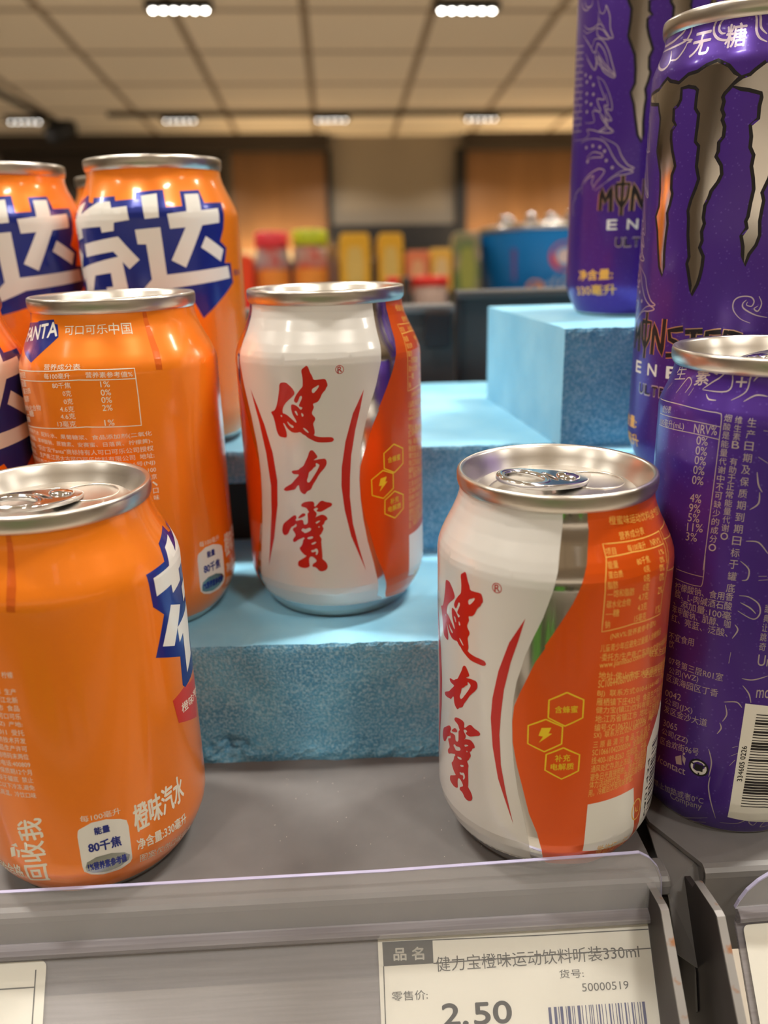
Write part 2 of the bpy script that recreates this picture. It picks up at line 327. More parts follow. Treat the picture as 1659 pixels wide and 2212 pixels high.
D['bao']=[[[-63.33,45.62],[-62.91,46.19],[-61.23,46.81],[-58.76,47.16],[-56.36,47.24],[-55.33,46.95],[-55.03,46.33],[-55.32,45.76],[-55.01,45.28],[-54.16,45.56],[-51.78,47.18],[-50.47,47.53],[-49.67,47.46],[-48.21,46.99],[-45.91,46.86],[-44.79,46.56],[-44.36,46.13],[-45.23,45.38],[-47.0,44.92],[-49.15,44.17],[-51.3,43.51],[-52.94,43.5],[-54.13,43.82],[-53.82,44.1],[-53.08,44.46],[-53.17,44.87],[-54.09,44.98],[-55.31,44.64],[-55.7,44.28],[-55.15,43.8],[-54.13,43.32],[-53.96,42.69],[-54.39,41.91],[-55.09,41.26],[-54.04,41.84],[-52.83,42.13],[-50.8,42.59],[-49.09,42.21],[-48.08,41.7],[-47.67,41.07],[-48.02,40.57],[-49.13,40.3],[-50.07,38.96],[-50.79,38.75],[-51.06,38.4],[-50.2,37.47],[-50.99,36.54],[-52.04,35.33],[-52.77,35.11],[-52.81,34.61],[-51.72,33.68],[-52.15,32.82],[-52.07,31.09],[-51.82,27.17],[-52.19,26.29],[-50.77,25.64],[-49.65,24.84],[-48.98,23.81],[-49.23,22.78],[-50.62,21.9],[-52.81,21.52],[-54.48,21.78],[-55.61,22.65],[-56.78,23.13],[-58.14,23.12],[-58.6,23.44],[-58.15,24.27],[-56.11,25.06],[-55.69,25.65],[-56.48,26.29],[-57.88,26.92],[-59.11,26.99],[-60.01,26.55],[-60.36,25.65],[-60.31,24.34],[-60.09,23.46],[-61.03,22.83],[-63.35,22.42],[-65.92,22.56],[-67.72,23.03],[-67.92,23.61],[-67.56,24.81],[-65.59,25.53],[-62.91,26.56],[-61.71,27.13],[-63.31,27.49],[-65.24,28.63],[-66.28,29.81],[-64.75,30.7],[-63.86,31.76],[-63.33,33.09],[-62.4,33.49],[-62.85,34.05],[-64.18,33.55],[-66.3,33.0],[-69.08,31.8],[-70.0,31.89],[-70.33,32.52],[-69.7,33.29],[-68.4,34.1],[-68.2,34.69],[-68.88,35.51],[-69.88,36.16],[-69.65,36.9],[-68.94,37.23],[-67.45,37.61],[-66.99,38.21],[-67.44,38.83],[-68.31,38.13],[-70.82,37.25],[-71.77,36.31],[-73.39,34.6],[-75.18,33.87],[-76.63,33.95],[-77.57,34.67],[-77.7,35.81],[-77.05,37.18],[-75.86,38.43],[-72.68,39.84],[-69.21,41.5],[-68.12,41.82],[-67.09,41.77],[-66.67,40.94],[-67.25,40.41],[-67.82,40.02],[-66.68,39.8],[-64.95,40.24],[-63.29,40.39],[-62.57,40.14],[-62.45,38.93],[-61.61,38.64],[-60.35,38.94],[-59.66,39.67],[-59.63,41.09],[-59.67,42.65],[-59.19,43.08],[-58.54,43.39],[-59.22,43.86],[-59.65,44.48],[-60.94,44.93],[-63.15,45.13]],[[-66.02,40.97],[-63.69,42.36],[-62.4,42.81],[-61.18,42.74],[-60.78,42.26],[-61.52,41.74],[-63.85,41.08],[-65.4,40.75]],[[-52.17,40.31],[-52.32,40.09],[-53.3,39.66],[-54.29,39.15],[-55.09,39.49],[-54.46,39.93],[-53.0,40.3]],[[-52.94,38.39],[-52.5,38.08],[-53.0,37.7],[-53.57,38.03]],[[-62.87,37.28],[-61.78,37.01],[-60.01,37.39],[-58.76,37.71],[-57.78,37.31],[-58.38,36.58],[-59.91,36.03],[-61.95,35.48],[-62.77,35.92],[-64.24,36.35],[-63.79,36.95]],[[-60.36,34.07],[-57.62,34.56],[-56.8,34.26],[-57.45,33.74],[-59.69,33.38],[-60.78,33.63]],[[-58.12,31.92],[-56.37,32.47],[-55.51,32.6],[-55.31,32.2],[-56.43,31.75],[-57.68,31.42],[-58.39,31.69]],[[-58.76,29.21],[-58.12,29.45],[-57.14,29.48],[-55.51,30.17],[-54.69,29.82],[-54.29,29.03],[-54.87,28.0],[-55.62,27.63],[-56.08,27.91],[-55.54,28.57],[-56.1,29.07],[-57.23,28.68],[-58.33,28.58]]]
D['arcs']=[[[-96.87,84.02],[-90.78,73.82],[-86.26,62.8],[-84.12,51.35],[-85.5,41.07],[-88.78,29.65],[-91.75,20.41],[-84.64,32.03],[-79.89,44.63],[-78.76,53.56],[-80.79,63.22],[-85.87,72.49],[-91.27,78.84]],[[-22.95,84.61],[-30.13,76.88],[-35.09,67.76],[-37.94,58.91],[-38.61,52.66],[-37.33,43.9],[-34.11,34.24],[-25.8,20.77],[-29.85,30.32],[-32.78,38.93],[-33.89,48.39],[-33.31,55.28],[-32.11,62.59],[-29.07,71.34],[-25.66,78.28]]]
D['white_r']=[[-7.9,113.8],[-7.73,108.46],[-9.06,101.89],[-9.64,97.7],[-11.68,92.34],[-15.25,85.29],[-19.03,79.75],[-22.25,74.54],[-23.53,71.56],[-26.16,65.7],[-27.42,60.35],[-27.93,54.53],[-27.46,47.29],[-26.14,39.54],[-23.87,31.26],[-20.44,22.96],[-17.82,15.25],[-17.08,9.1]]
D['orange_l']=[[5.21,114.27],[5.92,106.82],[3.61,99.38],[0.88,94.84],[-2.82,89.49],[-8.41,83.39],[-14.1,77.42],[-13.72,76.89],[-17.94,72.55],[-21.2,67.68],[-24.56,62.63],[-26.96,58.51],[-27.66,53.61],[-27.24,47.33],[-25.06,40.72],[-21.69,33.14],[-18.31,25.34],[-14.27,19.51],[-11.7,13.66],[-6.7,0.17]]
D['hex']=[[[-3.39,64.34],[4.38,61.99],[4.36,56.6],[-3.53,54.24],[-11.21,56.54],[-11.2,61.86]],[[-12.23,56.01],[-4.57,54.04],[-4.69,48.76],[-12.39,46.01],[-20.04,47.85],[-20.11,53.42]],[[-3.74,47.55],[3.91,45.21],[3.76,40.14],[-3.96,37.69],[-11.68,40.23],[-11.41,45.19]]]
D['bolt']=[[-14.03,53.26],[-9.61,53.61],[-10.76,51.78],[-9.14,51.77],[-15.04,48.59],[-13.17,50.67],[-15.31,50.75]]
D['hextxt']=[["含蜂蜜",-8.37,58.09,1.84,58.25,2.11],["补充",-7.35,43.03,-0.4,43.37,2.2],["电解质",-9.11,40.38,1.49,40.72,2.07]]
D['reg']=["R",-37.78,90.4,-35.28,90.75,1.9]
D['regc']=[-36.63,91.52]
D['qr']=[[9.36,28.89],[36.68,29.27],[41.47,9.08],[8.57,12.93]]
D['al']=[40.64,20.8]
D['patch']=[[48.18,45.34],[55.48,45.38],[69.02,43.45],[68.86,28.66],[59.54,13.0],[52.2,11.51],[51.38,9.01],[46.86,20.36],[47.39,33.49]]
D['jtxt']=[["橙蜜味运动饮料(含气型)·金罐",17.68,107.32,77.34,104.25,2.58],["营养成分表",22.62,103.71,40.51,103.38,1.92],["项目",13.46,100.83,19.05,100.68,1.58],["每100毫升",25.97,100.7,38.42,100.38,1.62],["NRV%",42.66,100.25,52.38,99.58,1.5],["能量",13.53,97.72,18.67,97.66,1.75],["80千焦",29.4,97.16,38.06,96.9,1.78],["蛋白质",13.06,95.44,20.36,95.29,1.71],["0克",32.69,95.06,36.51,94.84,1.68],["脂肪",12.32,92.86,17.4,92.78,1.93],["0克",31.93,92.74,35.98,92.35,1.99],["—饱和脂肪",12.38,90.68,26.3,89.94,2.09],["0克",31.6,90.24,35.62,89.84,2.16],["碳水化合物",12.31,87.7,24.59,87.25,2.12],["4.7克",29.14,87.8,35.55,87.38,2.17],["—糖",12.2,85.27,18.86,84.89,2.12],["4.3克",29.14,84.86,35.25,84.58,2.19],["钠",12.14,82.12,14.6,82.02,2.13],["15毫克",27.59,82.01,35.25,81.71,2.21],["1%",42.78,81.86,46.91,81.49,2.19],["1%",47.09,97.35,51.46,97.03,1.29],["0%",45.7,95.56,49.78,95.2,1.42],["0%",44.01,93.63,48.32,93.2,1.71],["0%",43.68,91.01,48.23,90.5,2.0],["2%",43.18,87.31,47.58,87.04,2.03],["(NRV%:营养素参考值%)",15.22,78.42,43.84,77.98,2.17],["儿童青少年应避免过量摄入含糖食品",10.68,75.48,50.34,74.17,2.17],["·委托方/生产商:广东健力宝股份有限公司",10.94,72.93,64.01,68.71,2.2],["www.jianlibao.com.cn",10.82,70.38,37.42,69.94,2.2],["联系方式:0757",40.14,69.61,69.07,63.78,2.43],["地址:佛山市三水区西南街道金港路",10.7,67.71,69.08,60.68,2.24],["SC10644060700170",10.78,65.1,32.72,64.75,2.22],["·受委托方生产商",35.45,64.32,69.05,57.66,2.42],["BJ)  联系方式:010-61641485  产地:",10.66,62.38,64.59,56.74,2.27],["雁栖镇下庄432号  食品生产许可证编",10.51,59.89,64.94,53.52,2.29],["健力宝(镇江)饮料有限公司(产地:江",10.5,57.24,64.13,51.32,2.32],["地:江苏省镇江市  地址:江苏省镇江",10.44,54.7,60.6,49.72,2.33],["编号:SC10632111200061  受委托方:",10.3,52.02,58.17,47.76,2.35],["SX)  联系方式:029-38911228  产地",10.22,49.57,49.56,47.43,2.35],["三 原 县 清 河 食 品 工 业 园 区",10.21,46.84,47.85,45.22,2.15],["SC10661042200304  全国服务热",10.04,44.36,46.24,42.98,2.39],["线:400-189-8263  在阴凉、干燥、",9.89,41.74,45.71,40.27,2.4],["通风处贮存,防止冻结。禁止加热,",9.86,39.08,45.47,38.0,2.34],["避免日光直接照射。适合于运动或",9.78,36.41,45.66,35.73,2.36],["体力活动时饮用。开启后请尽快饮",9.62,33.98,45.37,33.59,2.37],["用。冷藏后饮用风味更佳。",9.36,31.29,35.22,32.07,2.37],["微信扫一扫",16.42,9.11,36.99,8.03,4.7]]
D['jlines']=[[[55.1,102.28],[12.63,103.45],[13.17,100.09],[11.35,94.85],[10.85,81.27],[26.9,81.75],[47.57,80.85],[47.99,86.35],[52.58,96.02],[54.42,98.08],[55.1,102.28]],[[13.05,100.39],[28.71,100.45],[54.45,99.15]],[[79.24,101.82],[57.37,102.26],[58.15,98.11],[54.91,95.61],[51.64,92.45],[68.99,89.95]],[[56.51,99.9],[79.55,97.6]]]
D['f_white']=[[[131.5,99.8],[120.25,98.21],[116.49,93.65],[102.51,93.26],[103.15,87.88],[116.03,88.26],[116.67,85.45],[128.5,86.5],[128,90.0],[151.3,90.33],[151.99,88.13],[162.02,88.65],[162.82,91.63],[174.12,92.36],[172.55,97.4],[160.95,96.87],[159.14,99.34],[148.03,99.22],[129,95.2]],[[113.25,82.78],[123.77,80.09],[117.23,74.71],[112.14,70.44],[102.92,72.93]],[[130.12,84.09],[164.62,86.54],[177.93,77.83],[170.38,74.49],[165.75,77.23],[164.16,78.59],[159.58,81.12],[130.63,79.19]],[[117.2,74.7],[117.6,69.9],[123,71.3],[122.5,58.6],[134,61.5],[134.8,66.6],[139.3,72.2],[155.4,73.2],[156,67.9],[150,67.7],[150,64],[160.8,63.2],[167.7,65.5],[167.6,67],[165.7,77.6],[164.2,79.3]],[[182.54,101.0],[193.87,101.72],[193.7,93.01],[184.43,92.57]],[[177.17,88.78],[193.81,89.47],[194.85,71.96],[243.63,74.21],[244.93,69.41],[197.65,66.83],[189.07,64.88],[175.94,61.97],[175.98,65.5],[184.69,70.42],[183.57,83.43],[177.9,83.52]],[[214.03,101.4],[225.91,101.66],[223.59,95.47],[239.38,96.32],[238.0,90.86],[222.77,89.94],[208.12,74.38],[198.91,77.27],[210.54,89.27],[200.06,88.83],[199.1,94.25],[212.57,95.1]],[[224.86,85.89],[239.93,80.62],[236.19,76.1],[220.37,81.69]]]
D['f_blue']=[[[133,102.3],[116.85,99.99],[113.8,95.48],[98.72,95.04],[99.88,85.5],[106.71,81.62],[97.52,70.97],[116.45,65.72],[115.5,56.7],[118,55.2],[167.19,56.11],[189.3,58.96],[210.63,62.3],[217.23,54.59],[248.47,67.45],[247.2,75.26],[240.37,75.41],[243.58,81.17],[237.43,83.81],[241.87,88.51],[246.17,98.57],[228.29,98.19],[227.66,103.04],[211.04,102.54],[210.12,97.01],[199.03,96.69],[198.77,103.13],[178.5,102.37],[178.61,99.93],[163.44,99.44],[162.42,101.15],[141.5,101],[142.5,99],[136,99.6]]]
D['f_tag_blue']=[[-68.93,107.75],[-45.41,108.65],[-41.75,109.22],[-26.12,109.76],[-25.67,108.48],[-22.96,108.26],[-21.29,104.56],[-40.99,96.51],[-69.57,101.75]]
D['ftxt']=[["营养成分表",-28.4,94.81,-4.66,95.11,1.74],["项目",-60.48,90.43,-48.0,91.41,1.85],["每100毫升",-28.39,91.89,-10.99,92.28,1.84],["营养素参考值%",-2.05,92.52,22.53,92.07,1.8],["能量",-58.59,87.72,-48.6,88.53,1.97],["80千焦",-23.24,89.07,-11.36,89.34,1.88],["1%",5.19,89.46,10.11,89.41,1.84],["蛋白质",-57.23,85.48,-43.84,86.58,1.94],["0克",-16.96,86.72,-11.61,86.78,1.88],["0%",4.83,86.86,10.11,86.85,1.86],["脂肪",-58.01,82.8,-48.0,83.74,2.0],["0克",-17.06,84.13,-11.38,84.3,1.9],["0%",4.62,84.54,10.07,84.47,1.87],["碳水化合物",-60.2,79.7,-35.56,81.55,1.93],["4.6克",-20.33,81.66,-11.34,81.8,1.91],["2%",4.53,82.0,9.84,81.99,1.88],["—糖",-60.0,77.59,-44.73,79.01,2.02],["4.6克",-20.71,79.23,-11.3,79.55,1.92],["钠",-62.85,75.43,-53.04,76.49,2.15],["13毫克",-23.76,76.74,-11.55,77.02,1.94],["1%",4.6,77.23,9.86,77.21,1.9],["可口可乐",-16.95,105.14,11.59,105.3,2.86],["中国",12.48,104.95,26.82,104.75,3.47]]
D['fanta']=["FANTA",-69.7,101.7,-22.51,104.92,4.42]
D['flines']=[[[-60.14,93.38],[-5.98,95.03],[23.97,94.65],[24.14,85.79],[23.89,76.47],[-6.02,77.04],[-63.7,74.53],[-63.0,84.21],[-60.14,93.38]],[[-59.6,90.23],[-6.55,91.93],[24.07,91.49]]]
D['fstripe']=[[35.65,112.12],[38.29,112.03],[40.24,99.45],[39.3,93.27],[35.72,93.51],[35.94,99.68]]
D['fspill']=["回收我",31.19,11.85,33.37,33.26,0.5]
D['fspill2']=[[18.18,10.06],[31.19,11.85],[33.37,33.26]]
D['fn_txt']=[["检验合格",-4.59,9.0,16.92,11.16,4.99],["每100毫升",50.7,29.61,68.8,29.07,2.1],["橙味汽水",74.37,21.86,104.63,22.5,8.77],["净含量:330毫升",74.12,15.92,104.31,13.97,3.69],["图案仅供口味提示",74.76,10.81,111.74,6.57,3.19]]
D['fn_blue']=[["能量",55.94,25.7,62.82,25.52,2.33],["80千焦",52.27,20.28,66.95,19.9,3.45],["1%营养素参考值",50.63,14.23,68.29,13.85,2.77]]
D['fn_lab']=[[48.79,27.87],[49.52,28.43],[55.21,29.8],[61.81,29.72],[68.31,28.3],[70.93,27.16],[71.42,25.0],[70.96,14.02],[69.91,12.85],[64.88,11.52],[56.52,11.54],[51.18,12.74],[48.49,14.28],[48.09,16.29],[48.26,26.17]]
D['fn_ell']=[[49.45,15.63],[50.5,17.39],[55.0,18.49],[61.74,18.47],[67.75,17.19],[70.08,15.76],[69.12,14.11],[65.0,12.8],[58.57,12.3],[52.53,13.18],[49.69,14.13]]
D['fn_rib']=[[105.23,55.07],[107.78,46.93],[131.59,40.45],[142.05,52.1],[116.1,55.75]]
D['fn_ribt']=["橙味汽水",111.67,48.65,142.02,45.77,3.18]
D['fn_bin']=[[[12.92,21.37],[16.0,22.35],[15.42,19.1],[12.51,18.21]],[[16.49,21.53],[18.82,21.42],[17.99,19.06],[16.68,18.76],[16.99,20.71]],[[13.96,22.46],[17.29,23.67],[18.03,22.44],[14.77,22.37]]]
D['f_tm']=["商标",249.99,70.08,261.42,70.19,2.46]
D['claw']=[[[-99.25,123.11],[-98.49,124.75],[-83.31,125.09],[-73.86,127.56],[-71.33,126.55],[-63.14,125.42],[-56.32,127.23],[-50.29,127.54],[-44.99,128.84],[-39.19,129.65],[-32.98,127.88],[-29.48,125.88],[-26.87,125.15],[-29.11,124.06],[-31.63,122.69],[-34.19,121.3],[-35.23,120.14],[-34.34,118.86],[-35.08,116.74],[-33.61,115.13],[-34.33,113.92],[-32.66,111.98],[-32.81,109.48],[-35.11,107.99],[-34.94,105.45],[-35.95,103.89],[-32.48,101.21],[-31.72,98.94],[-33.31,97.04],[-36.8,94.53],[-37.78,92.58],[-39.76,90.3],[-40.09,86.63],[-39.08,84.93],[-40.38,82.58],[-39.51,79.85],[-40.68,77.8],[-37.9,75.03],[-38.08,72.27],[-38.9,69.12],[-39.94,67.01],[-42.61,63.8],[-42.35,66.29],[-44.76,71.21],[-45.84,72.96],[-44.73,75.06],[-46.75,81.63],[-47.36,86.76],[-48.14,88.81],[-46.85,91.8],[-44.55,95.07],[-42.99,97.99],[-45.11,101.65],[-44.83,107.46],[-47.25,108.85],[-46.7,113.28],[-46.6,116.43],[-49.11,118.15],[-48.95,120.95],[-48.67,123.11],[-51.07,124.21],[-55.83,124.86],[-61.62,124.52],[-61.75,121.2],[-63.28,120.03],[-66.85,118.99],[-66.5,115.4],[-64.29,114.29],[-67.4,112.84],[-67.27,110.2],[-65.46,106.8],[-62.07,102.32],[-64.33,99.72],[-63.89,95.64],[-62.61,94.24],[-63.85,91.19],[-65.73,88.46],[-64.51,85.31],[-65.24,81.8],[-65.55,76.47],[-64.54,69.64],[-67.19,72.15],[-69.78,78.26],[-71.58,83.27],[-74.56,87.56],[-71.71,90.67],[-71.87,95.88],[-73.24,101.07],[-75.99,104.26],[-79.06,107.8],[-77.9,113.13],[-77.74,117.11],[-82.11,121.71]],[[-12.26,128.1],[-17.41,126.22],[-20.17,124.99],[-24.29,124.43],[-28.87,122.85],[-24.47,122.33],[-20.11,121.85],[-13.16,120.71],[-12.21,119.18],[-12.9,116.78],[-12.78,113.43],[-16.73,111.7],[-15.51,108.88],[-15.53,106.08],[-13.16,103.83],[-13.74,100.7],[-12.09,97.48],[-11.06,94.26],[-12.08,90.08],[-12.6,86.49],[-13.6,85.19],[-12.53,83.2],[-15.28,80.91],[-13.67,77.88],[-13.06,72.81],[-11.61,75.84],[-8.24,78.48],[-6.84,81.13],[-7.74,85.11],[-7.24,88.7],[-6.77,90.96],[-8.26,93.25],[-5.19,97.36],[-4.1,100.51],[-4.28,106.77],[-6.73,112.98],[-6.93,120.54],[-7.99,127.69]]]
D['dood']=[[[-125.07,115.67],[-119.25,113.57],[-111.74,113.41],[-106.68,114.14],[-101.22,112.79]],[[-125.72,114.06],[-120.71,112.25],[-112.98,112.5],[-107.71,112.8],[-101.57,111.38],[-96.85,108.9],[-92.42,108.04],[-95.15,111.62],[-96.3,116.2],[-100.02,119.99],[-100.37,118.61],[-102.42,117.4],[-105.46,118.12],[-107.66,120.59],[-108.62,122.73]],[[-126.37,112.22],[-118.4,108.85],[-110.31,104.28],[-107.34,106.11],[-106.27,107.26],[-100.63,104.68],[-96.84,101.03],[-94.16,96.65]],[[-122.04,110.07],[-113.46,106.68],[-110.36,108.9],[-105.89,108.89],[-101.03,107.62],[-96.24,104.31],[-92.53,99.87],[-88.77,93.98],[-94.98,95.03],[-100.77,97.56],[-104.84,101.69],[-107.99,97.72],[-113.94,100.78],[-121.04,104.85]],[[-118.95,102.95],[-108.68,97.99],[-106.21,102.65],[-99.81,98.75],[-94.1,96.22]],[[-105.12,95.14],[-99.04,93.2],[-94.23,89.47],[-90.55,84.98],[-89.95,81.94],[-94.39,82.84],[-93.66,81.29],[-89.64,78.04],[-96.03,79.03],[-92.45,76.01],[-87.63,74.04],[-92.13,73.59],[-101.02,74.49],[-107.29,75.49],[-114.37,75.9],[-111.83,73.96],[-118.61,72.53],[-137.74,73.11]],[[-105.12,95.14],[-101.58,91.25],[-97.72,87.56],[-97.53,86.26],[-103.93,86.9],[-102.4,84.41],[-100.32,82.11],[-108.35,82.62],[-106.45,78.54],[-117.18,78.75]],[[-96.19,88.32],[-93.49,83.86],[-96.69,84.05],[-95.26,81.38],[-93.84,78.7]],[[-100.12,80.57],[-97.04,78.44],[-89.14,74.11]],[[-121.96,71.35],[-112.28,72.19],[-103.04,71.93],[-95.99,70.7],[-91.47,68.51],[-86.93,64.79],[-81.63,61.49],[-75.75,59.54],[-69.62,58.26],[-76.38,57.33],[-82.99,57.08],[-90.77,55.06],[-101.51,51.96]],[[-117.42,50.78],[-117.21,54.53],[-111.48,57.58],[-103.78,59.59],[-97.95,60.28],[-93.4,59.21],[-96.4,57.06],[-101.83,54.5],[-104.01,52.26]],[[-114.07,54.89],[-111.34,56.65],[-104.13,57.78],[-105.66,55.08],[-102.87,53.15]],[[-117.43,121.28],[-122.32,120.6],[-128.67,122.18],[-131.75,124.64]],[[-114.81,123.44],[-115.94,121.52],[-122.57,121.87],[-125.96,124.36]],[[-129.27,49.18],[-126.21,51.49],[-118.74,53.64]],[[-128.83,41.94],[-132.86,46.85],[-125.89,50.06]],[[-112.62,64.97],[-106.07,66.93],[-97.59,66.11],[-96.3,64.71],[-105.78,64.89],[-112.53,64.28]]]
D['bricks']=[[[-151.52,110.46],[-125.07,108.16]],[[-151.53,107.97],[-124.87,105.74]],[[-151.55,105.48],[-124.66,103.31]],[[-151.53,102.96],[-124.46,100.87]],[[-151.55,100.44],[-124.22,98.41]],[[-151.57,97.91],[-124.01,95.96]],[[-151.55,95.36],[-123.81,93.49]],[[-151.57,92.8],[-123.6,91.01]],[[-151.59,90.23],[-123.4,88.52]],[[-151.56,87.65],[-123.19,86.02]],[[-151.58,85.06],[-122.98,83.51]],[[-148.73,82.28],[-122.78,80.99]],[[-147.33,79.6],[-122.57,78.46]],[[-146.29,76.93],[-122.37,75.92]],[[-139.67,109.28],[-139.55,106.99]],[[-130.59,105.95],[-130.51,103.69]],[[-137.66,104.18],[-137.54,101.88]],[[-129.35,100.96],[-129.27,98.68]],[[-135.84,99.08],[-135.76,96.77]],[[-128.15,95.95],[-128.07,93.66]],[[-134.21,93.98],[-134.13,91.65]],[[-127.02,90.92],[-126.94,88.6]],[[-132.74,88.86],[-132.66,86.52]],[[-125.88,85.85],[-125.8,83.52]],[[-131.35,83.72],[-131.27,81.36]],[[-124.83,80.76],[-124.74,78.41]],[[-130.03,78.56],[-129.95,76.18]]]
D['mdots']=[[-113.11,95.57],[-109.17,92.46],[-108.63,88.96],[-110.8,85.41],[-115.5,82.87],[-117.43,94.19],[-116.66,89.77],[-116.92,86.72],[-119.58,96.97],[-111.69,63.56],[-114.03,69.12],[-106.41,69.42],[-99.05,68.62],[-94.4,66.86],[-92.34,63.21],[-86.85,60.33]]
D['neck']=[[[-37.2,143.19],[-42.13,142.37],[-45.59,140.49],[-45.57,138.37],[-42.63,136.53],[-38.11,135.56],[-33.46,135.69],[-29.27,137.04]],[[-38.81,141.65],[-41.71,140.54],[-42.3,138.82],[-40.18,137.6],[-37.66,137.42]],[[-97.09,142.77],[-89.12,141.44],[-77.08,141.56],[-70.8,142.55]],[[-63.68,143.26],[-63.06,141.13],[-64.18,139.09],[-67.9,137.62],[-82.43,137.13],[-105.48,137.71]],[[-105.51,137.7],[-104.26,135.69],[-85.56,131.46],[-77.69,131.51],[-76.33,133.25],[-79.93,136.16]],[[-75.5,133.17],[-69.28,132.98],[-65.62,135.22],[-64.4,136.94]],[[-23.09,143.29],[-20.1,140.58],[-19.37,137.04],[-17.16,134.96],[-13.0,133.72]],[[-20.41,143.15],[-17.82,140.82],[-16.86,137.81],[-13.21,135.89]],[[-102.4,141.94],[-98.84,139.16],[-84.62,138.81],[-76.48,139.51],[-69.29,141.01],[-69.74,143.51]],[[-69.73,138.33],[-60.81,137.34],[-65.05,137.0]],[[-62.92,141.29],[-58.86,141.6],[-58.16,142.56],[-61.43,143.05]]]
D['side2']=[[[-107.02,118.71],[-107.06,114.69],[-107.12,110.16],[-95.58,107.85],[-100.53,111.65],[-107.15,116.45]],[[-107.05,107.46],[-107.12,101.03],[-88.26,94.1],[-98.53,99.39],[-107.15,104.7]],[[-99.21,72.52],[-84.66,68.92],[-79.95,64.72],[-74.31,61.05],[-69.23,59.53],[-79.11,58.72],[-90.43,55.56]],[[-107.11,84.07],[-92.89,77.41],[-101.46,74.43],[-90.16,75.52]],[[-5.46,54.81],[-11.7,56.21],[-16.26,58.92],[-16.45,61.61],[-13.1,62.92],[-7.24,62.88],[-4.71,61.52],[-5.87,60.01],[-8.92,60.42],[-8.39,61.37]],[[4.75,56.41],[-3.0,57.3],[-10.15,59.28],[-11.21,60.82],[-9.25,61.95]],[[-2.03,63.01],[0.07,60.7],[-1.73,58.43],[-4.19,59.23],[-2.09,59.97]]]
D['mtop']=[["无",-58.39,138.11,-46.19,137.79,4.79],["糖",-36.28,138.11,-25.35,138.22,4.45]]
D['m_logo']=[["M",-110.13,43.77,-88.7,42.89,9.29],["Φ",-84.62,42.81,-66.19,42.93,11.8]]
D['m_en']=[["E",-88.54,36.04,-79.55,36.11,4.09],["N",-71.77,36.13,-61.6,36.22,3.91]]
D['m_ult']=["ULT",-80.21,29.0,-60.66,29.49,3.37]
D['m_net']=[["净含量:",-115.93,15.15,-81.1,16.07,4.39],["330毫升",-119.36,8.51,-77.59,9.65,4.5]]
D['m2_logo']=[["N",-61.71,46.14,-46.22,49.84,8.87],["S",-42.88,49.95,-28.89,50.26,3.56],["E",-89.76,37.26,-79.95,37.77,3.42],["N",-71.75,37.62,-61.58,37.74,3.37],["ULT",-81.11,29.43,-59.63,30.81,3.85]]
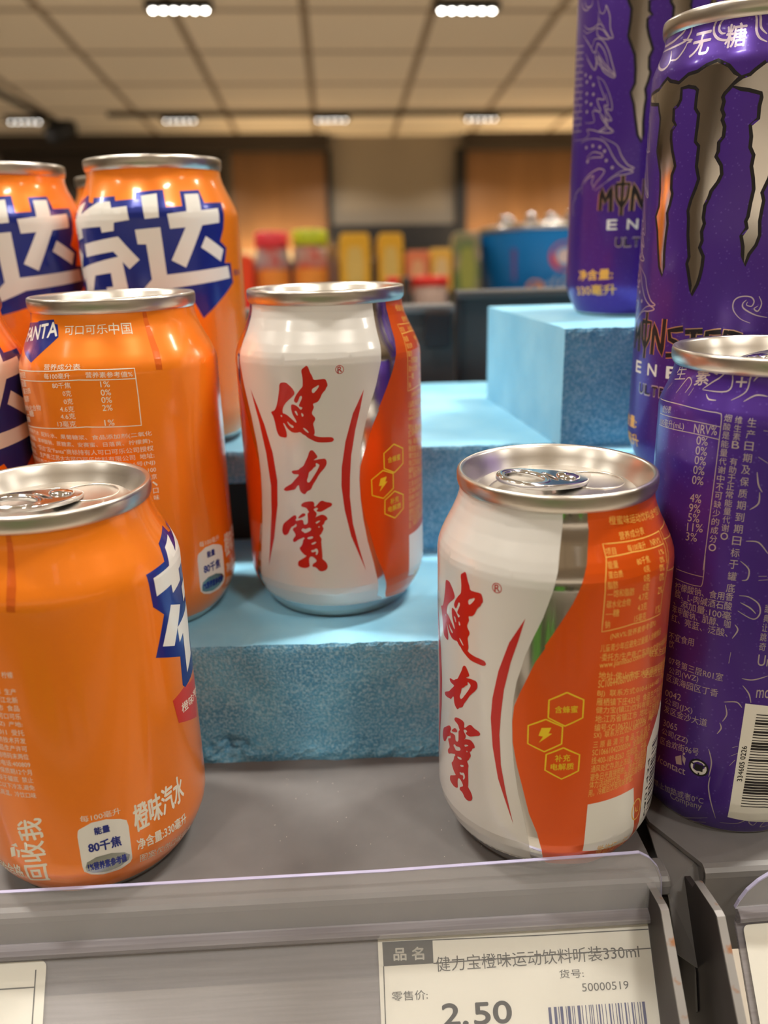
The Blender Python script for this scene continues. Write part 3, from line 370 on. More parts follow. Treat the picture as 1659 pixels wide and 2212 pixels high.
D['mftxt']=[["生",-91.98,136.99,-79.21,138.04,3.71],["素",-69.48,137.02,-59.42,137.9,4.07],["+",-42.67,138.13,-36.6,138.27,2.65],["成分表",-92.13,127.63,-80.85,128.42,2.11],["100毫升(mL)",-94.15,123.53,-67.92,124.88,2.43],["NRV%",-60.81,125.02,-47.31,125.5,2.53],["0%",-58.52,122.1,-51.72,122.25,2.31],["0%",-58.46,119.3,-51.63,119.49,2.33],["0%",-58.48,116.58,-51.66,116.79,2.34],["0%",-58.7,113.8,-51.96,114.05,2.35],["0%",-58.88,110.9,-51.93,111.21,2.37],["4%",-59.12,105.67,-52.12,106.04,2.41],["9%",-59.13,102.73,-52.11,103.13,2.42],["5%",-59.2,99.93,-52.12,100.38,2.44],["11%",-59.16,97.02,-49.52,97.85,2.45],["3%",-59.39,94.19,-52.38,94.71,2.48],["烟",-44.49,129.45,-40.68,129.45,1.87],["酸",-44.39,127.19,-40.61,127.19,1.92],["是",-44.45,124.86,-40.65,124.89,1.96],["能",-44.51,122.52,-40.7,122.56,1.98],["量",-44.59,120.16,-40.75,120.21,1.99],["代",-44.65,117.79,-40.8,117.85,2.0],["谢",-44.71,115.4,-40.84,115.48,2.01],["中",-44.77,112.99,-40.89,113.08,2.02],["不",-44.83,110.56,-40.94,110.67,2.04],["可",-44.89,108.12,-40.99,108.24,2.05],["缺",-44.95,105.66,-41.04,105.79,2.06],["少",-45.03,103.17,-41.08,103.33,2.08],["的",-45.1,100.67,-41.13,100.85,2.09],["成",-45.16,98.15,-41.18,98.35,2.11],["分",-45.22,95.62,-41.23,95.83,2.12],["。",-45.29,93.07,-41.29,93.29,2.13],["维",-39.0,129.3,-35.36,129.25,1.87],["生",-38.96,127.13,-35.32,127.1,1.91],["素",-39.01,124.91,-35.36,124.89,1.96],["B",-39.05,122.68,-35.4,122.66,1.97],["有",-39.16,118.16,-35.48,118.17,1.99],["助",-39.21,115.88,-35.51,115.91,2.0],["于",-39.27,113.58,-35.55,113.62,2.01],["正",-39.32,111.27,-35.59,111.32,2.02],["常",-39.36,108.95,-35.63,109.01,2.04],["能",-39.42,106.6,-35.66,106.68,2.05],["量",-39.47,104.24,-35.71,104.33,2.06],["代",-39.53,101.86,-35.75,101.96,2.07],["谢",-39.58,99.47,-35.79,99.58,2.09],["。",-39.64,97.05,-35.83,97.18,2.1],["生",-32.79,128.79,-28.63,128.74,2.22],["产",-32.83,125.69,-28.66,125.65,2.29],["日",-32.9,122.54,-28.71,122.51,2.32],["期",-32.97,119.35,-28.76,119.34,2.34],["及",-33.03,116.13,-28.81,116.14,2.36],["保",-33.1,112.88,-28.85,112.91,2.38],["质",-33.18,109.6,-28.9,109.64,2.4],["期",-33.25,106.29,-28.95,106.34,2.43],["到",-33.32,102.94,-29.0,103.02,2.45],["期",-33.39,99.56,-29.05,99.65,2.46],["日",-33.46,96.14,-29.1,96.25,2.49],["标",-33.54,92.69,-29.15,92.83,2.51],["于",-33.61,89.21,-29.21,89.36,2.54],["罐",-33.69,85.69,-29.26,85.87,2.57],["底",-33.76,82.13,-29.31,82.33,2.59],["柠檬酸钠、食用香",-63.53,78.23,-29.63,79.8,2.46],["酸、L-肉碱酒石酸",-63.01,75.92,-29.76,76.94,2.48],["、添加量:100毫",-63.53,73.51,-29.52,74.0,2.5],["苯甲酸钠、肌醇、咖",-63.98,70.84,-29.37,71.46,2.51],["红、亮蓝、泛酸、",-63.89,68.08,-30.25,68.7,2.53],["不宜食用",-64.68,61.86,-47.88,63.0,2.59],["饮",-64.07,59.24,-60.18,59.73,2.53],["07号第三层R01室",-62.96,54.17,-30.01,54.57,2.55],["公司(WZ)",-62.24,50.83,-43.08,51.86,2.56],["区滨海园区丁香",-63.27,48.22,-31.55,49.25,2.57],["0042",-63.27,43.11,-52.26,43.98,2.18],["公司(JX)",-63.18,40.1,-44.45,41.03,2.49],["发区金沙大道",-63.14,37.44,-35.59,38.64,2.63],["3065",-62.69,32.67,-52.68,33.45,2.23],["公司(ZZ)",-63.09,29.33,-45.42,30.47,2.56],["区合欢街96号",-63.49,25.97,-38.34,28.08,2.57],["/contact",-64.33,19.12,-44.87,19.69,2.61],["禁止加热或者0°C",-66.93,9.1,-32.69,11.68,2.84],["Company",-53.98,7.16,-33.48,8.3,3.66],["甜",-13.47,77.56,-10.95,77.48,2.38],["典",-13.44,74.64,-10.85,74.57,2.41],["让",-13.59,71.85,-10.77,71.79,2.42],["跳",-13.91,68.87,-10.6,68.83,2.44],["奇",-13.81,65.87,-10.29,65.93,2.48],["Ur",-13.51,61.25,-6.65,61.06,3.43],["mo",-11.99,50.96,-4.67,51.08,2.66]]
D['mflines']=[[[-101.44,130.74],[-74.97,131.6],[-54.76,131.39],[-48.25,131.35],[-46.0,130.52],[-45.71,124.87],[-46.33,104.87],[-46.97,87.04]],[[-96.5,126.98],[-63.7,128.15],[-45.67,127.92]],[[-96.06,123.69],[-63.76,124.84],[-45.96,124.52]],[[-63.94,84.67],[-54.87,84.75],[-46.54,85.0]],[[-63.8,81.67],[-55.98,81.58],[-49.15,81.86],[-46.55,83.11],[-46.65,91.43]]]
D['mfdood']=[[[-28.26,91.84],[-23.75,89.76],[-23.83,86.91],[-26.44,86.3]],[[-18.39,86.85],[-13.79,87.27]],[[-18.65,88.05],[-14.63,88.25]],[[-26.88,81.73],[-22.06,81.71],[-16.89,79.97],[-15.58,77.13],[-18.64,75.28],[-26.65,77.16]],[[-25.79,79.75],[-20.7,78.49],[-17.63,77.01]],[[-27.18,72.88],[-25.47,71.36],[-27.73,68.55]],[[-20.34,56.62],[-14.64,56.59],[-7.15,58.21]],[[-19.54,54.47],[-15.83,52.08],[-14.14,49.26]],[[-27.57,64.24],[-27.95,60.69]],[[-28.02,48.16],[-21.63,48.89],[-18.44,47.37]],[[-28.87,41.13],[-27.8,39.42],[-29.63,37.29]],[[-70.13,1.71],[-61.08,-0.85],[-48.31,0.56],[-29.83,6.0]],[[-83.6,-3.87],[-63.46,-2.61],[-48.45,-1.02],[-30.6,3.08]],[[-21.98,5.12],[-11.29,6.23],[-6.0,9.24],[-0.66,10.05]],[[-5.2,9.28],[-4.84,6.99],[-1.31,5.46],[-0.11,7.76]],[[6.06,8.95],[4.12,4.42],[9.69,4.71]],[[-33.09,31.49],[-30.73,27.11],[-31.33,22.14]],[[-24.82,6.8],[-30.44,17.38],[-30.58,22.28]],[[-20.78,33.74],[-17.99,34.5]],[[-20.95,30.89],[-17.51,32.18]],[[-21.03,27.54],[-18.5,29.73]],[[-27.13,47.36],[-25.8,44.32],[-27.52,41.78]],[[-56.61,143.21],[-54.45,140.95],[-58.37,141.43]],[[-62.06,136.59],[-57.24,138.52],[-51.79,140.43],[-46.7,143.34]],[[-58.54,135.51],[-56.06,134.38],[-51.45,134.34]],[[-46.86,143.98],[-44.62,139.48],[-47.06,136.81],[-61.93,136.43]],[[-42.53,143.5],[-38.87,142.34],[-33.94,143.78]],[[-43.2,134.79],[-36.26,137.28],[-34.84,141.11],[-31.08,142.58],[-26.52,143.63]],[[-36.6,134.78],[-30.84,136.53],[-24.76,136.39]],[[-33.16,139.9],[-30.88,141.23],[-25.99,141.36]],[[-24.97,128.04],[-22.87,127.95]],[[-25.79,121.04],[-21.01,119.55]],[[-26.87,106.58],[-23.09,108.54],[-23.17,111.65]],[[-26.84,97.7],[-20.76,97.73],[-15.48,94.74]],[[-25.51,117.0],[-24.19,113.66],[-21.99,111.7]],[[-86.87,143.15],[-81.68,142.79],[-78.06,144.38]],[[-69.55,143.52],[-61.74,143.28],[-61.23,144.63]],[[-82.62,134.05],[-76.48,138.64],[-71.91,137.6],[-74.3,134.72]],[[-97.23,133.87],[-92.9,136.03]],[[-70.48,134.34],[-68.66,136.48]]]
D['mfstick']=[[-16.95,48.86],[-10.05,48.79],[-4.9,48.56],[7.94,47.93],[27.85,2.15],[7.74,6.88],[-2.61,7.62],[-18.3,8.78]]
D['mfbars']=[[[-10.44,45.61],[-4.18,45.5],[4.57,45.16]],[[-10.63,42.6],[-3.68,42.48],[5.4,42.1]],[[-10.82,39.56],[-3.2,39.44],[6.23,39.0]],[[-11.0,36.49],[-2.71,36.38],[7.09,35.87]],[[-11.18,33.39],[-2.19,33.28],[7.94,32.72]],[[-11.37,30.26],[-1.7,30.17],[8.84,29.51]],[[-11.56,27.11],[-1.17,27.02],[9.73,26.29]],[[-11.75,23.94],[-0.65,23.84],[10.65,23.03]],[[-11.94,20.73],[-0.12,20.63],[11.61,19.72]],[[-12.13,17.5],[0.42,17.4],[12.57,16.38]],[[-12.33,14.24],[0.96,14.14],[13.99,12.78]]]
D['mfnum']=[[-16.1,22.65],[-13.36,22.86],[-13.08,34.97]]
D['mfrec']=[-37.45,24.13]
D['mfbin']=[[[-52.07,24.52],[-48.49,25.97],[-47.45,22.76],[-50.97,22.19]],[[-47.69,26.41],[-45.34,25.52],[-45.73,22.96],[-47.34,24.52]],[[-47.41,27.22],[-46.11,27.29],[-46.39,26.49],[-47.52,26.45]]]
D['tag_txt']=[["健力宝橙味运动饮料听装330ml",10.89,9.83,69.52,9.44,3.9],["货号:",45.86,13.34,52.88,13.47,2.23],["50000519",52.01,16.99,65.37,17.02,2.07],["零售价:",-2.1,16.53,8.06,16.59,2.45],["2.",11.91,23.4,18.94,23.49,5.42],["50",20.8,23.59,31.29,23.59,5.42]]
D['tag_inv']=[["品 名",-1.02,6.25,7.59,6.45,3.26]]
D['tag_dark']=[[-4.14,1.5],[10.31,1.55],[10.2,7.59],[-4.04,7.58]]
D['tag_lines']=[[[10.6,1.56],[40.57,1.97],[78.01,2.04]],[[10.2,7.59],[45.69,7.17],[77.85,6.99]],[[78.03,1.89],[78.89,13.36],[79.12,26.63]],[[-4.04,7.58],[-4.19,22.09]],[[-4.14,1.5],[10.6,1.56]]]
D['tag_paper']=[[-5.26,1.34],[-4.08,0.18],[77.51,-0.46],[78.56,2.17]]
D['tag_bars']=[[41.76,20.27],[69.11,20.52]]

# ------------------------------------------------------------------ the room (built in room axes, then turned as one)
def room(o):
    o.matrix_world = RM @ o.matrix_world; return o
WY = 6850
def rstruct(name, *a, **k): return struct(room(box(name, *a, **k)))
c = struct(obj('ceiling', [(-7000, -4000, CEIL), (7000, -4000, CEIL), (7000, WY + 100, CEIL), (-7000, WY + 100, CEIL), (-7000, -4000, CEIL + 60), (7000, -4000, CEIL + 60), (7000, WY + 100, CEIL + 60), (-7000, WY + 100, CEIL + 60)], [(0, 1, 2, 3), (7, 6, 5, 4), (0, 4, 5, 1), (1, 5, 6, 2), (2, 6, 7, 3), (3, 7, 4, 0)], M['ceiling']))
room(c)
rstruct('floor', -7000, 7000, -4000, WY + 100, -1560, -1500, M['floor'])
rstruct('wall_back', -7000, 7000, WY, WY + 100, -1500, CEIL, M['wall'])
rstruct('wall_left', -7100, -7000, -4000, WY, -1500, CEIL, M['wall_light'])
rstruct('wall_right', 7000, 7100, -4000, WY, -1500, CEIL, M['wall_light'])
rstruct('wall_front', -7000, 7000, -4100, -4000, -1500, CEIL, M['wall_light'])
rstruct('trim_1', -7000, 0, WY - 120, WY, 1290, CEIL, M['darkbrown'])
rstruct('trim_2', 1050, 7000, WY - 120, WY, 1290, CEIL, M['darkbrown'])
rstruct('trim_3', 0, 1010, WY - 60, WY, 560, 745, M['dark'])
rstruct('trim_4', 985, 1070, WY - 60, WY, 640, 1300, M['dark'])
rstruct('trim_5', -30, 12, WY - 60, WY, 640, 1290, M['dark'])
for k, (x0, x1, lab) in enumerate(((-760, -32, 'brown wood wall panel behind the tall orange cans, left of the plain wall'), (1072, 2500, 'brown wood wall panel behind the purple cans, right of the plain wall'), (-2500, -800, 'dark brown wood wall panel at the far left behind the orange cans'))):
    p = box('wood_panel', x0, x1, WY - 50, WY - 2, 560, 1288, M['wood'] if k < 2 else M['darkbrown'], bev=6); room(p); tag(p, lab, 'wall panel', 'wood panels on the back wall')

# ceiling lamps: black housings each with a row of lenses
def lamp(x, y, label, n=5, group='ceiling lamps', drop=38, lm='lens', rr=7, pw=1.0):
    t = thing('ceiling_lamp', label, 'lamp', group=group, mtx=RM @ Matrix.Translation(Vector((x, y, CEIL)) * S))
    L = n * 46 + 20
    box('housing', -L / 2, L / 2, -32, 32, -drop, -4, M['lamp_body'], t, bev=3)
    box('mount', -14, 14, -14, 14, -4, 0, M['lamp_body'], t)
    for i in range(n):
        cx = (i - (n - 1) / 2) * 46
        v = [(cx + rr * math.cos(a * .5236), rr * math.sin(a * .5236), -drop - .5) for a in range(12)] + [(cx + rr * .7 * math.cos(a * .5236), rr * .7 * math.sin(a * .5236), -drop - 5) for a in range(12)]
        f = [(a, (a + 1) % 12, 12 + (a + 1) % 12, 12 + a) for a in range(12)] + [tuple(range(12, 24)), tuple(range(11, -1, -1))]
        obj('lens', v, f, M[lm], t)
    ld = bpy.data.lights.new('lamp_light', 'AREA'); ld.shape = 'RECTANGLE'; ld.size = L * S; ld.size_y = 0.06; ld.energy = LAMP_W * pw; ld.color = (1.0, 0.945, 0.86); ld.spread = R(130)
    lo = bpy.data.objects.new('lamp_light', ld); COL.objects.link(lo); lo.parent = t; lo.location = (0, 0, (-drop - 8) * S)
    return t
for k, x in enumerate((-3118, -2070, -1022, 24, 1076, 2124, 3172)):
    lamp(x, 6165, ('far ceiling lamp on the track, over the left wood panel', 'far ceiling lamp on the track, middle one over the plain wall', 'far ceiling lamp on the track, beside the upper purple can')[k - 2] if 2 <= k <= 4 else ('far track lamp beyond the picture, outer left', 'far track lamp beyond the picture, inner left', '', '', '', 'far track lamp hidden by the purple cans, inner', 'far track lamp hidden by the purple cans, outer')[k], n=5)
for x, lab in ((-1945, 'nearer ceiling lamp beyond the left edge'), (-650, 'nearer ceiling lamp at the top edge, above the leftmost far lamp'), (647, 'nearer ceiling lamp at the top edge, between the other lamps and the purple cans'), (1945, 'nearer ceiling lamp beyond the right edge')):
    lamp(x, 4108, lab, n=6, lm='lens_near', rr=11)
for y, wh, pw in ((2000, 'over the aisle', .8), (330, 'right above the cans', 1.3), (-850, 'behind the viewer', .9), (-2800, 'added far behind the viewer', 1.2)):  # rearmost row is added to brighten the ceiling mirrored in the cans
    for x, sd in ((-1900, 'far left'), (-640, 'left'), (640, 'right'), (1900, 'far right')): lamp(x, y, 'ceiling lamp outside the picture, ' + wh + ', ' + sd, n=6, lm='lens_near', rr=11, pw=pw)
tr = room(box('lamp_track', -1490, 3400, 6070, 6110, CEIL - 26, CEIL - .5, M['lamp_body'])); tag(tr, 'dark ceiling track carrying the far row of lamps', 'lamp track')
t = thing('spotlight', 'black spotlight on a rail at the upper left of the ceiling', 'spotlight', mtx=RM @ Matrix.Translation(Vector((-1900, 6330, CEIL - 60)) * S) @ Matrix.Rotation(R(35), 4, 'Z'))
o = lathe('lamp_head', [(30, -90), (60, -85), (75, 60), (70, 110), (20, 130)], M['lamp_body'], t, 24, close_top=True, close_bot=True); o.rotation_euler = (R(60), 0, R(70))
box('rail_adapter', -20, 20, -20, 20, -10, 30, M['lamp_body'], t)
sr = room(prism('spotlight_rail', [(-2050, 5300), (-2010, 5300), (-1860, 6480), (-1900, 6480)], 'z', CEIL - 24, CEIL, M['lamp_body'])); tag(sr, 'dark rail on the ceiling running to the black spotlight', 'lamp track')

# warm strip lamps on top of the wall shelving
for x0, x1, lab in ((-760, -40, 'warm strip lamp under the left wood panel'), (1075, 2400, 'warm strip lamp under the right wood panel')):
    t = thing('strip_lamp', lab, 'lamp', group='strip lamps on the wall shelving', mtx=RM @ Matrix.Translation(Vector(((x0 + x1) / 2, WY - 200, 470)) * S))
    box('housing', -(x1 - x0) / 2, (x1 - x0) / 2, -25, 25, -20, 0, M['lamp_body'], t)
    ld = bpy.data.lights.new('strip_light', 'AREA'); ld.shape = 'RECTANGLE'; ld.size = (x1 - x0) * S; ld.size_y = 0.04; ld.energy = 8.5 * (x1 - x0) / 700; ld.color = (1.0, 0.72, 0.38)
    lo = bpy.data.objects.new('strip_light', ld); COL.objects.link(lo); lo.parent = t; lo.location = (0, 0, 0.004); lo.rotation_euler = (R(155), 0, 0)
s = room(box('wall_shelving', -2500, 2500, WY - 420, WY - 60, -1500, 448, M['dark'])); tag(s, 'long dark shelving unit against the back wall', 'shelving')

# ------------------------------------------------------------------ the shelf across the aisle behind the viewer (seen only mirrored in the cans)
t = thing('aisle_shelf', 'grey aisle shelf behind the viewer, mirrored in the cans', 'shelving', mtx=RM @ Matrix.Translation(Vector((0, -900, -1500)) * S))
box('back_board', -3000, 3000, -420, -400, 0, 1560, M['wall_light'], t)
for k in range(4): box('board', -3000, 3000, -400, 0, 150 + k * 420, 175 + k * 420, M['wall_light'], t)
for k, (x, zz) in enumerate(((-1250, 1010), (-1060, 1010), (-860, 1010), (-770, 1010), (-680, 1010), (-590, 1010), (-500, 1010), (-410, 1010), (-320, 1010), (-230, 1010), (-140, 1010), (-50, 1010), (110, 1010), (360, 1010), (620, 1010), (-700, 590), (-600, 590), (-500, 590), (-400, 590), (-300, 590), (-200, 590), (40, 590), (380, 590))):
    bt = thing('juice_bottle', 'green bottle on the aisle shelf behind the viewer, mirrored in the cans', 'bottle', group='bottles on the aisle shelf', mtx=RM @ Matrix.Translation(Vector((x, -985, zz + 26 - 1500)) * S))
    gm = 'bottle_leaf' if k % 3 else 'bottle_dark_leaf'
    if gm not in M: M[gm] = mat(gm, (0.10, 0.40, 0.03) if k % 3 else (0.07, 0.07, 0.04), .3)
    lathe('bottle_body', [(36, 0), (40, 6), (40, 180), (30, 215), (15, 240), (14, 262)], M[gm], bt, 24, close_bot=True)
    lathe('bottle_cap', [(16, 258), (17, 262), (17, 280), (14, 284)], M['white'], bt, 24, close_top=True, close_bot=True)

# ------------------------------------------------------------------ goods on the far shelf (out of focus)
BY = 1700
def rmat(name, col, rough=.4): 
    if name not in M: M[name] = mat(name, col, rough)
    return M[name]
def far(name, label, cat, x, y, z, group=None): return thing(name, label, cat, group=group, mtx=RM @ Matrix.Translation(Vector((x, y, z)) * S))
FZ = 30
s = far('display_shelf', 'grey shelf with the colourful packs, across the aisle', 'shelf', 60, BY + 60, FZ)
box('board', -420, 235, -110, 160, -30, 0, M['shelf'], s, bev=2)
box('front_rail', -420, 235, -116, -110, -45, -2, rmat('pale_rail', (0.42, 0.36, 0.30)), s)
box('support', -400, 228, -60, 100, -1400, -30, M['shelf_dark'], s)
def jar(x, r_, z0, h, body, lid, base, label, y=BY):
    t = far('snack_jar', label, 'jar', x, y, z0, 'jars and packs on the far shelf')
    lathe('jar_body', [(r_ * .96, 0), (r_, 3), (r_, h * .7), (r_ * .9, h * .8)], body, t, 32, close_bot=True, close_top=True)
    lathe('jar_lid', [(r_ * .98, h * .8), (r_ * 1.02, h * .82), (r_ * 1.02, h * .98), (r_ * .96, h)], lid, t, 32, close_bot=True, close_top=True)
    lathe('jar_label', [(r_ * 1.01, h * .08), (r_ * 1.01, h * .24)], base, t, 32)
    lathe('jar_badge', [(r_ * 1.012, h * .26), (r_ * 1.012, h * .5)], rmat('badge_orange', (0.85, 0.30, 0.05)) , t, 32)
red = rmat('jar_red', (0.75, 0.03, 0.02)); pink = rmat('lid_pink', (0.85, 0.06, 0.08)); lime = rmat('lid_lime', (0.55, 0.62, 0.03)); grey = rmat('jar_mixed', (0.32, 0.20, 0.19)); yel = rmat('box_yellow', (0.78, 0.42, 0.03)); beig = rmat('pack_tan', (0.38, 0.24, 0.12))
jar(-150 + 31, 33, FZ, 143, noisy(mat('jar_print_a', (0.4, 0.3, 0.3)), 22, (0.55, 0.05, 0.03), (0.42, 0.36, 0.36), 0.42, 0.55), pink, red, 'clear snack jar with pink-red lid, leftmost of the two jars')
jar(-44, 34, FZ, 146, noisy(mat('jar_print_b', (0.4, 0.3, 0.3)), 20, (0.62, 0.07, 0.04), (0.46, 0.32, 0.26), 0.42, 0.55), lime, lime, 'snack jar with lime green lid beside the pink-lidded jar')
def pack(x0, x1, z0, z1, col, label, col2=None, y=BY, name='snack_box', dep=60, cat='box', group='jars and packs on the far shelf'):
    t = far(name, label, cat, (x0 + x1) / 2, y, z0, group); w = (x1 - x0) / 2; h = z1 - z0
    prism('carton', [(-w * .9, 0), (w * .9, 0), (w, h * .12), (w, h * .9), (w * .86, h), (-w * .86, h), (-w, h * .9), (-w, h * .12)], 'y', -dep / 2, dep / 2, col, t, bev=2)
    if col2: prism('front_label', [(-w * .5, h * .2), (w * .5, h * .2), (w * .62, h * .5), (w * .4, h * .78), (-w * .4, h * .78), (-w * .62, h * .5)], 'y', -dep / 2 - 1.5, -dep / 2, col2, t)
pack(-190, -156, FZ, 130, rmat('pack_redorange', (0.85, 0.07, 0.02)), 'red pack at the left end of the far shelf', None)
pack(-10, 12, FZ, 150, beig, 'narrow tan pack between jar and yellow boxes', grey, BY + 40)
pack(14, 74, FZ + 20, 168, yel, 'left yellow box with small brown label', rmat('label_straw', (0.72, 0.50, 0.14)))
pack(90, 139, FZ + 20, 167, yel, 'right yellow box beside the dark gap', rmat('label_straw', (0.7, 0.5, 0.1)))
pack(145, 190, FZ + 25, 133, rmat('tub_salmon', (0.78, 0.22, 0.10)), 'salmon-red tub under the dark gap', rmat('label_peach', (0.8, 0.4, 0.2)))
pack(193, 236, FZ + 25, 137, rmat('tub_amber', (0.85, 0.48, 0.08)), 'amber tub beside the salmon-red tub', rmat('label_sand', (0.8, 0.55, 0.25)))
pack(240, 292, FZ, 168, noisy(mat('pack_herb', (0.2, 0.22, 0.1)), 25, (0.12, 0.20, 0.06), (0.45, 0.33, 0.22), 0.4, 0.6), 'green and brown herb pack left of the blue bucket', rmat('label_olive', (0.35, 0.36, 0.08)))
pack(-186, -120, FZ - 20, FZ + 18, red, 'low red tray in front of the pink-lidded jar', None, BY - 70, 'snack_tray', 40)
s2 = far('lower_shelf', 'lower shelf board holding the red-lidded tubs', 'shelf', 170, BY - 220, 20)
box('board', -120, 130, -40, 100, -26, -6, M['shelf'], s2, bev=2)
box('support', -110, 120, -10, 80, -1400, -26, M['shelf_dark'], s2)
for x0, x1, c1, lab in ((108, 134, red, 'small red tub half behind the middle white can'), (138, 158, M['shelf_dark'], 'dark tub between two red tubs'), (162, 232, rmat('tub_pale', (0.62, 0.45, 0.38)), 'pale tub with bright red lid on the lower far shelf')):
    t = far('small_tub', lab, 'tub', (x0 + x1) / 2 * .88, BY - 190, 14, 'tubs on the lower far shelf'); w = (x1 - x0) / 2 * .88
    lathe('tub_body', [(w * .9, 0), (w, 4), (w, 46)], c1, t, 28, close_bot=True); lathe('tub_lid', [(w * 1.06, 44), (w * 1.08, 58), (w * 1.0, 62)], red if w > 20 else c1, t, 28, close_top=True, close_bot=True)

# blue bucket with bottles
t = far('promotional_bucket', 'big blue bucket with silver rim and red round emblem', 'bucket', 425, BY + 20, 42)
BK = rmat('bucket_blue', (0.008, 0.26, 0.78), .35)
lathe('bucket_wall', [(104, 0), (108, 3), (128, 122), (130, 128), (126, 128), (122, 118), (103, 6), (0, 6)], BK, t, 64, close_bot=True)
lathe('bucket_rim', [(128.5, 122), (133, 125), (133, 131), (128, 134), (124, 131), (124, 125)], M['alu'], t, 64)
def on_bucket(name, pts, m, lift=.6):
    v = []
    for a, z in pts:
        r_ = 108 + (z - 3) / 119 * 20 + lift; v.append((r_ * math.sin(R(a)), -r_ * math.cos(R(a)), z))
    return obj(name, v, [tuple(range(len(v)))], m, t)
on_bucket('emblem', [(8 + 14 * math.cos(k * .3927), 72 + 27 * math.sin(k * .3927)) for k in range(16)], rmat('emblem_red', (0.75, 0.04, 0.04)))
on_bucket('emblem_centre', [(8 + 8 * math.cos(k * .3927), 72 + 15 * math.sin(k * .3927)) for k in range(16)], rmat('emblem_pale', (0.75, 0.62, 0.66)), 1.2)
on_bucket('orange_figure', [(-26, 8), (-14, 4), (-10, 16), (-13, 28), (-22, 30), (-27, 20)], rmat('figure_orange', (0.85, 0.35, 0.12)))
on_bucket('purple_mark', [(-42, 30), (-38, 30), (-36, 88), (-41, 88)], rmat('mark_purple', (0.16, 0.10, 0.38)))
v, f = glyphs('Snack fair', 0.01) if False else ([], [])
for k, (a0, z0) in enumerate(((-8, 14), (-2, 22), (4, 16), (9, 27), (15, 24), (-4, 2), (4, 6), (11, 10))):
    on_bucket('script_stroke', [(a0, z0), (a0 + 2.4, z0 + 1), (a0 + 4.6, z0 + 13), (a0 + 3.2, z0 + 14), (a0 + 1, z0 + 6)], rmat('script_pale', (0.55, 0.62, 0.75)))
for k in range(9):
    a = k * 2.4; rr = 30 + 62 * ((k * 37) % 10) / 10
    bt = far('small_bottle', ('silver-capped green bottle in the blue bucket, ', 'silver-capped dark bottle in the blue bucket, ')[k % 2] + ('right of centre', 'behind the rim highlight', 'at the left rim', 'in the middle', 'at the right rim', 'toward the back', 'at the front left', 'at the front right', 'deep behind the others')[k], 'bottle', 425 + rr * math.cos(a), BY + 20 + rr * math.sin(a), 84 + (k * 7) % 12, 'bottles standing in the blue bucket')
    lathe('bottle_body', [(15, 0), (17, 4), (17, 70), (9, 92), (7, 96)], rmat('bottle_dark' if k % 2 else 'bottle_green', (0.05, 0.04, 0.04) if k % 2 else (0.12, 0.2, 0.12), .15), bt, 20, close_bot=True)
    lathe('bottle_cap', [(9.5, 94), (10, 96), (10, 108), (8, 112)], M['mirror'], bt, 20, close_top=True, close_bot=True)
t = far('bucket_table', 'dark stand under the blue bucket', 'stand', 430, BY + 20, 0)
box('top', -128, 240, -150, 150, 20, 41, M['shelf'], t, bev=2); box('base', -120, 200, -110, 110, -1490, 20, M['shelf_dark'], t)

# ------------------------------------------------------------------ the near display: shelves, back panels
AL = R(2.1)
def yaw(o, org=(0, 185.5, 0)):
    o.matrix_world = Matrix.Translation(Vector(org) * S) @ Matrix.Rotation(AL, 4, 'Z') @ o.matrix_world; return o
t = thing('metal_shelf', 'grey metal shelf carrying the orange and white cans', 'shelf')
# local: x along the front edge, y into the shelf
def plate(name, x0, x1, notch, parent, m=M['shelf']):
    # cross-section of the folded sheet: flat top, rounded fold, front face, return
    sec = [(322, 0), (3.2, 0), (1.6, -.4), (.5, -1.3), (0, -2.8), (0, -30), (1.4, -30), (1.4, -3.2), (2.2, -2), (3.6, -1.5), (322, -1.5)]
    box('floor_glare_block', x0 + .5, x1 - .5, 3, 5, -30, -3, M['shelf_dark'], parent); box('end_cap', x0, x0 + .6, .6, 12, -30, -1.6, m, parent)  # strip and cap added so no bright floor shows through the hollow fold
    return prism(name, sec, 'x', x0, x1, m, parent)
yaw(t); plate('tray', -260, 76.8, 0, t)
prism('corner_fold', [(3.2, 0), (1.6, -.4), (.5, -1.3), (0, -2.8), (0, -6.0), (9, -6.0), (9, 0)], 'x', 76.8, 80.2, M['shelf'], t, bev=.7)
t = thing('metal_shelf', 'grey metal shelf carrying the purple cans', 'shelf', (91, 191, 0), 2.1)
plate('tray', 0, 260, 0, t)
prism('inner_edge', [(-9.0, 22), (0, 3.2), (0, 318), (-9.0, 318)], 'z', -1.5, 0, M['shelf'], t)
t = thing('filler_panel', 'dark sloping filler plate in the gap between the two shelves', 'panel')
box('gap_shade_sheet', 60, 112, 204, 505, -13, -11, M['shelf_dark'], t)  # dark sheet added to hide the bright floor, where only shade lies
obj('sloping_plate', [(81, 214, -1.8), (91.2, 198, -1.8), (92, 190, -12), (88.5, 180, -26), (80.8, 181, -20), (80.8, 192, -8)], [(0, 1, 2, 3, 4, 5)], M['shelf'], t).modifiers.new('s', 'SOLIDIFY').thickness = 0.001
box('back_wall', 80.5, 92.6, 196, 198, -90, -14, M['shelf_dark'], t)
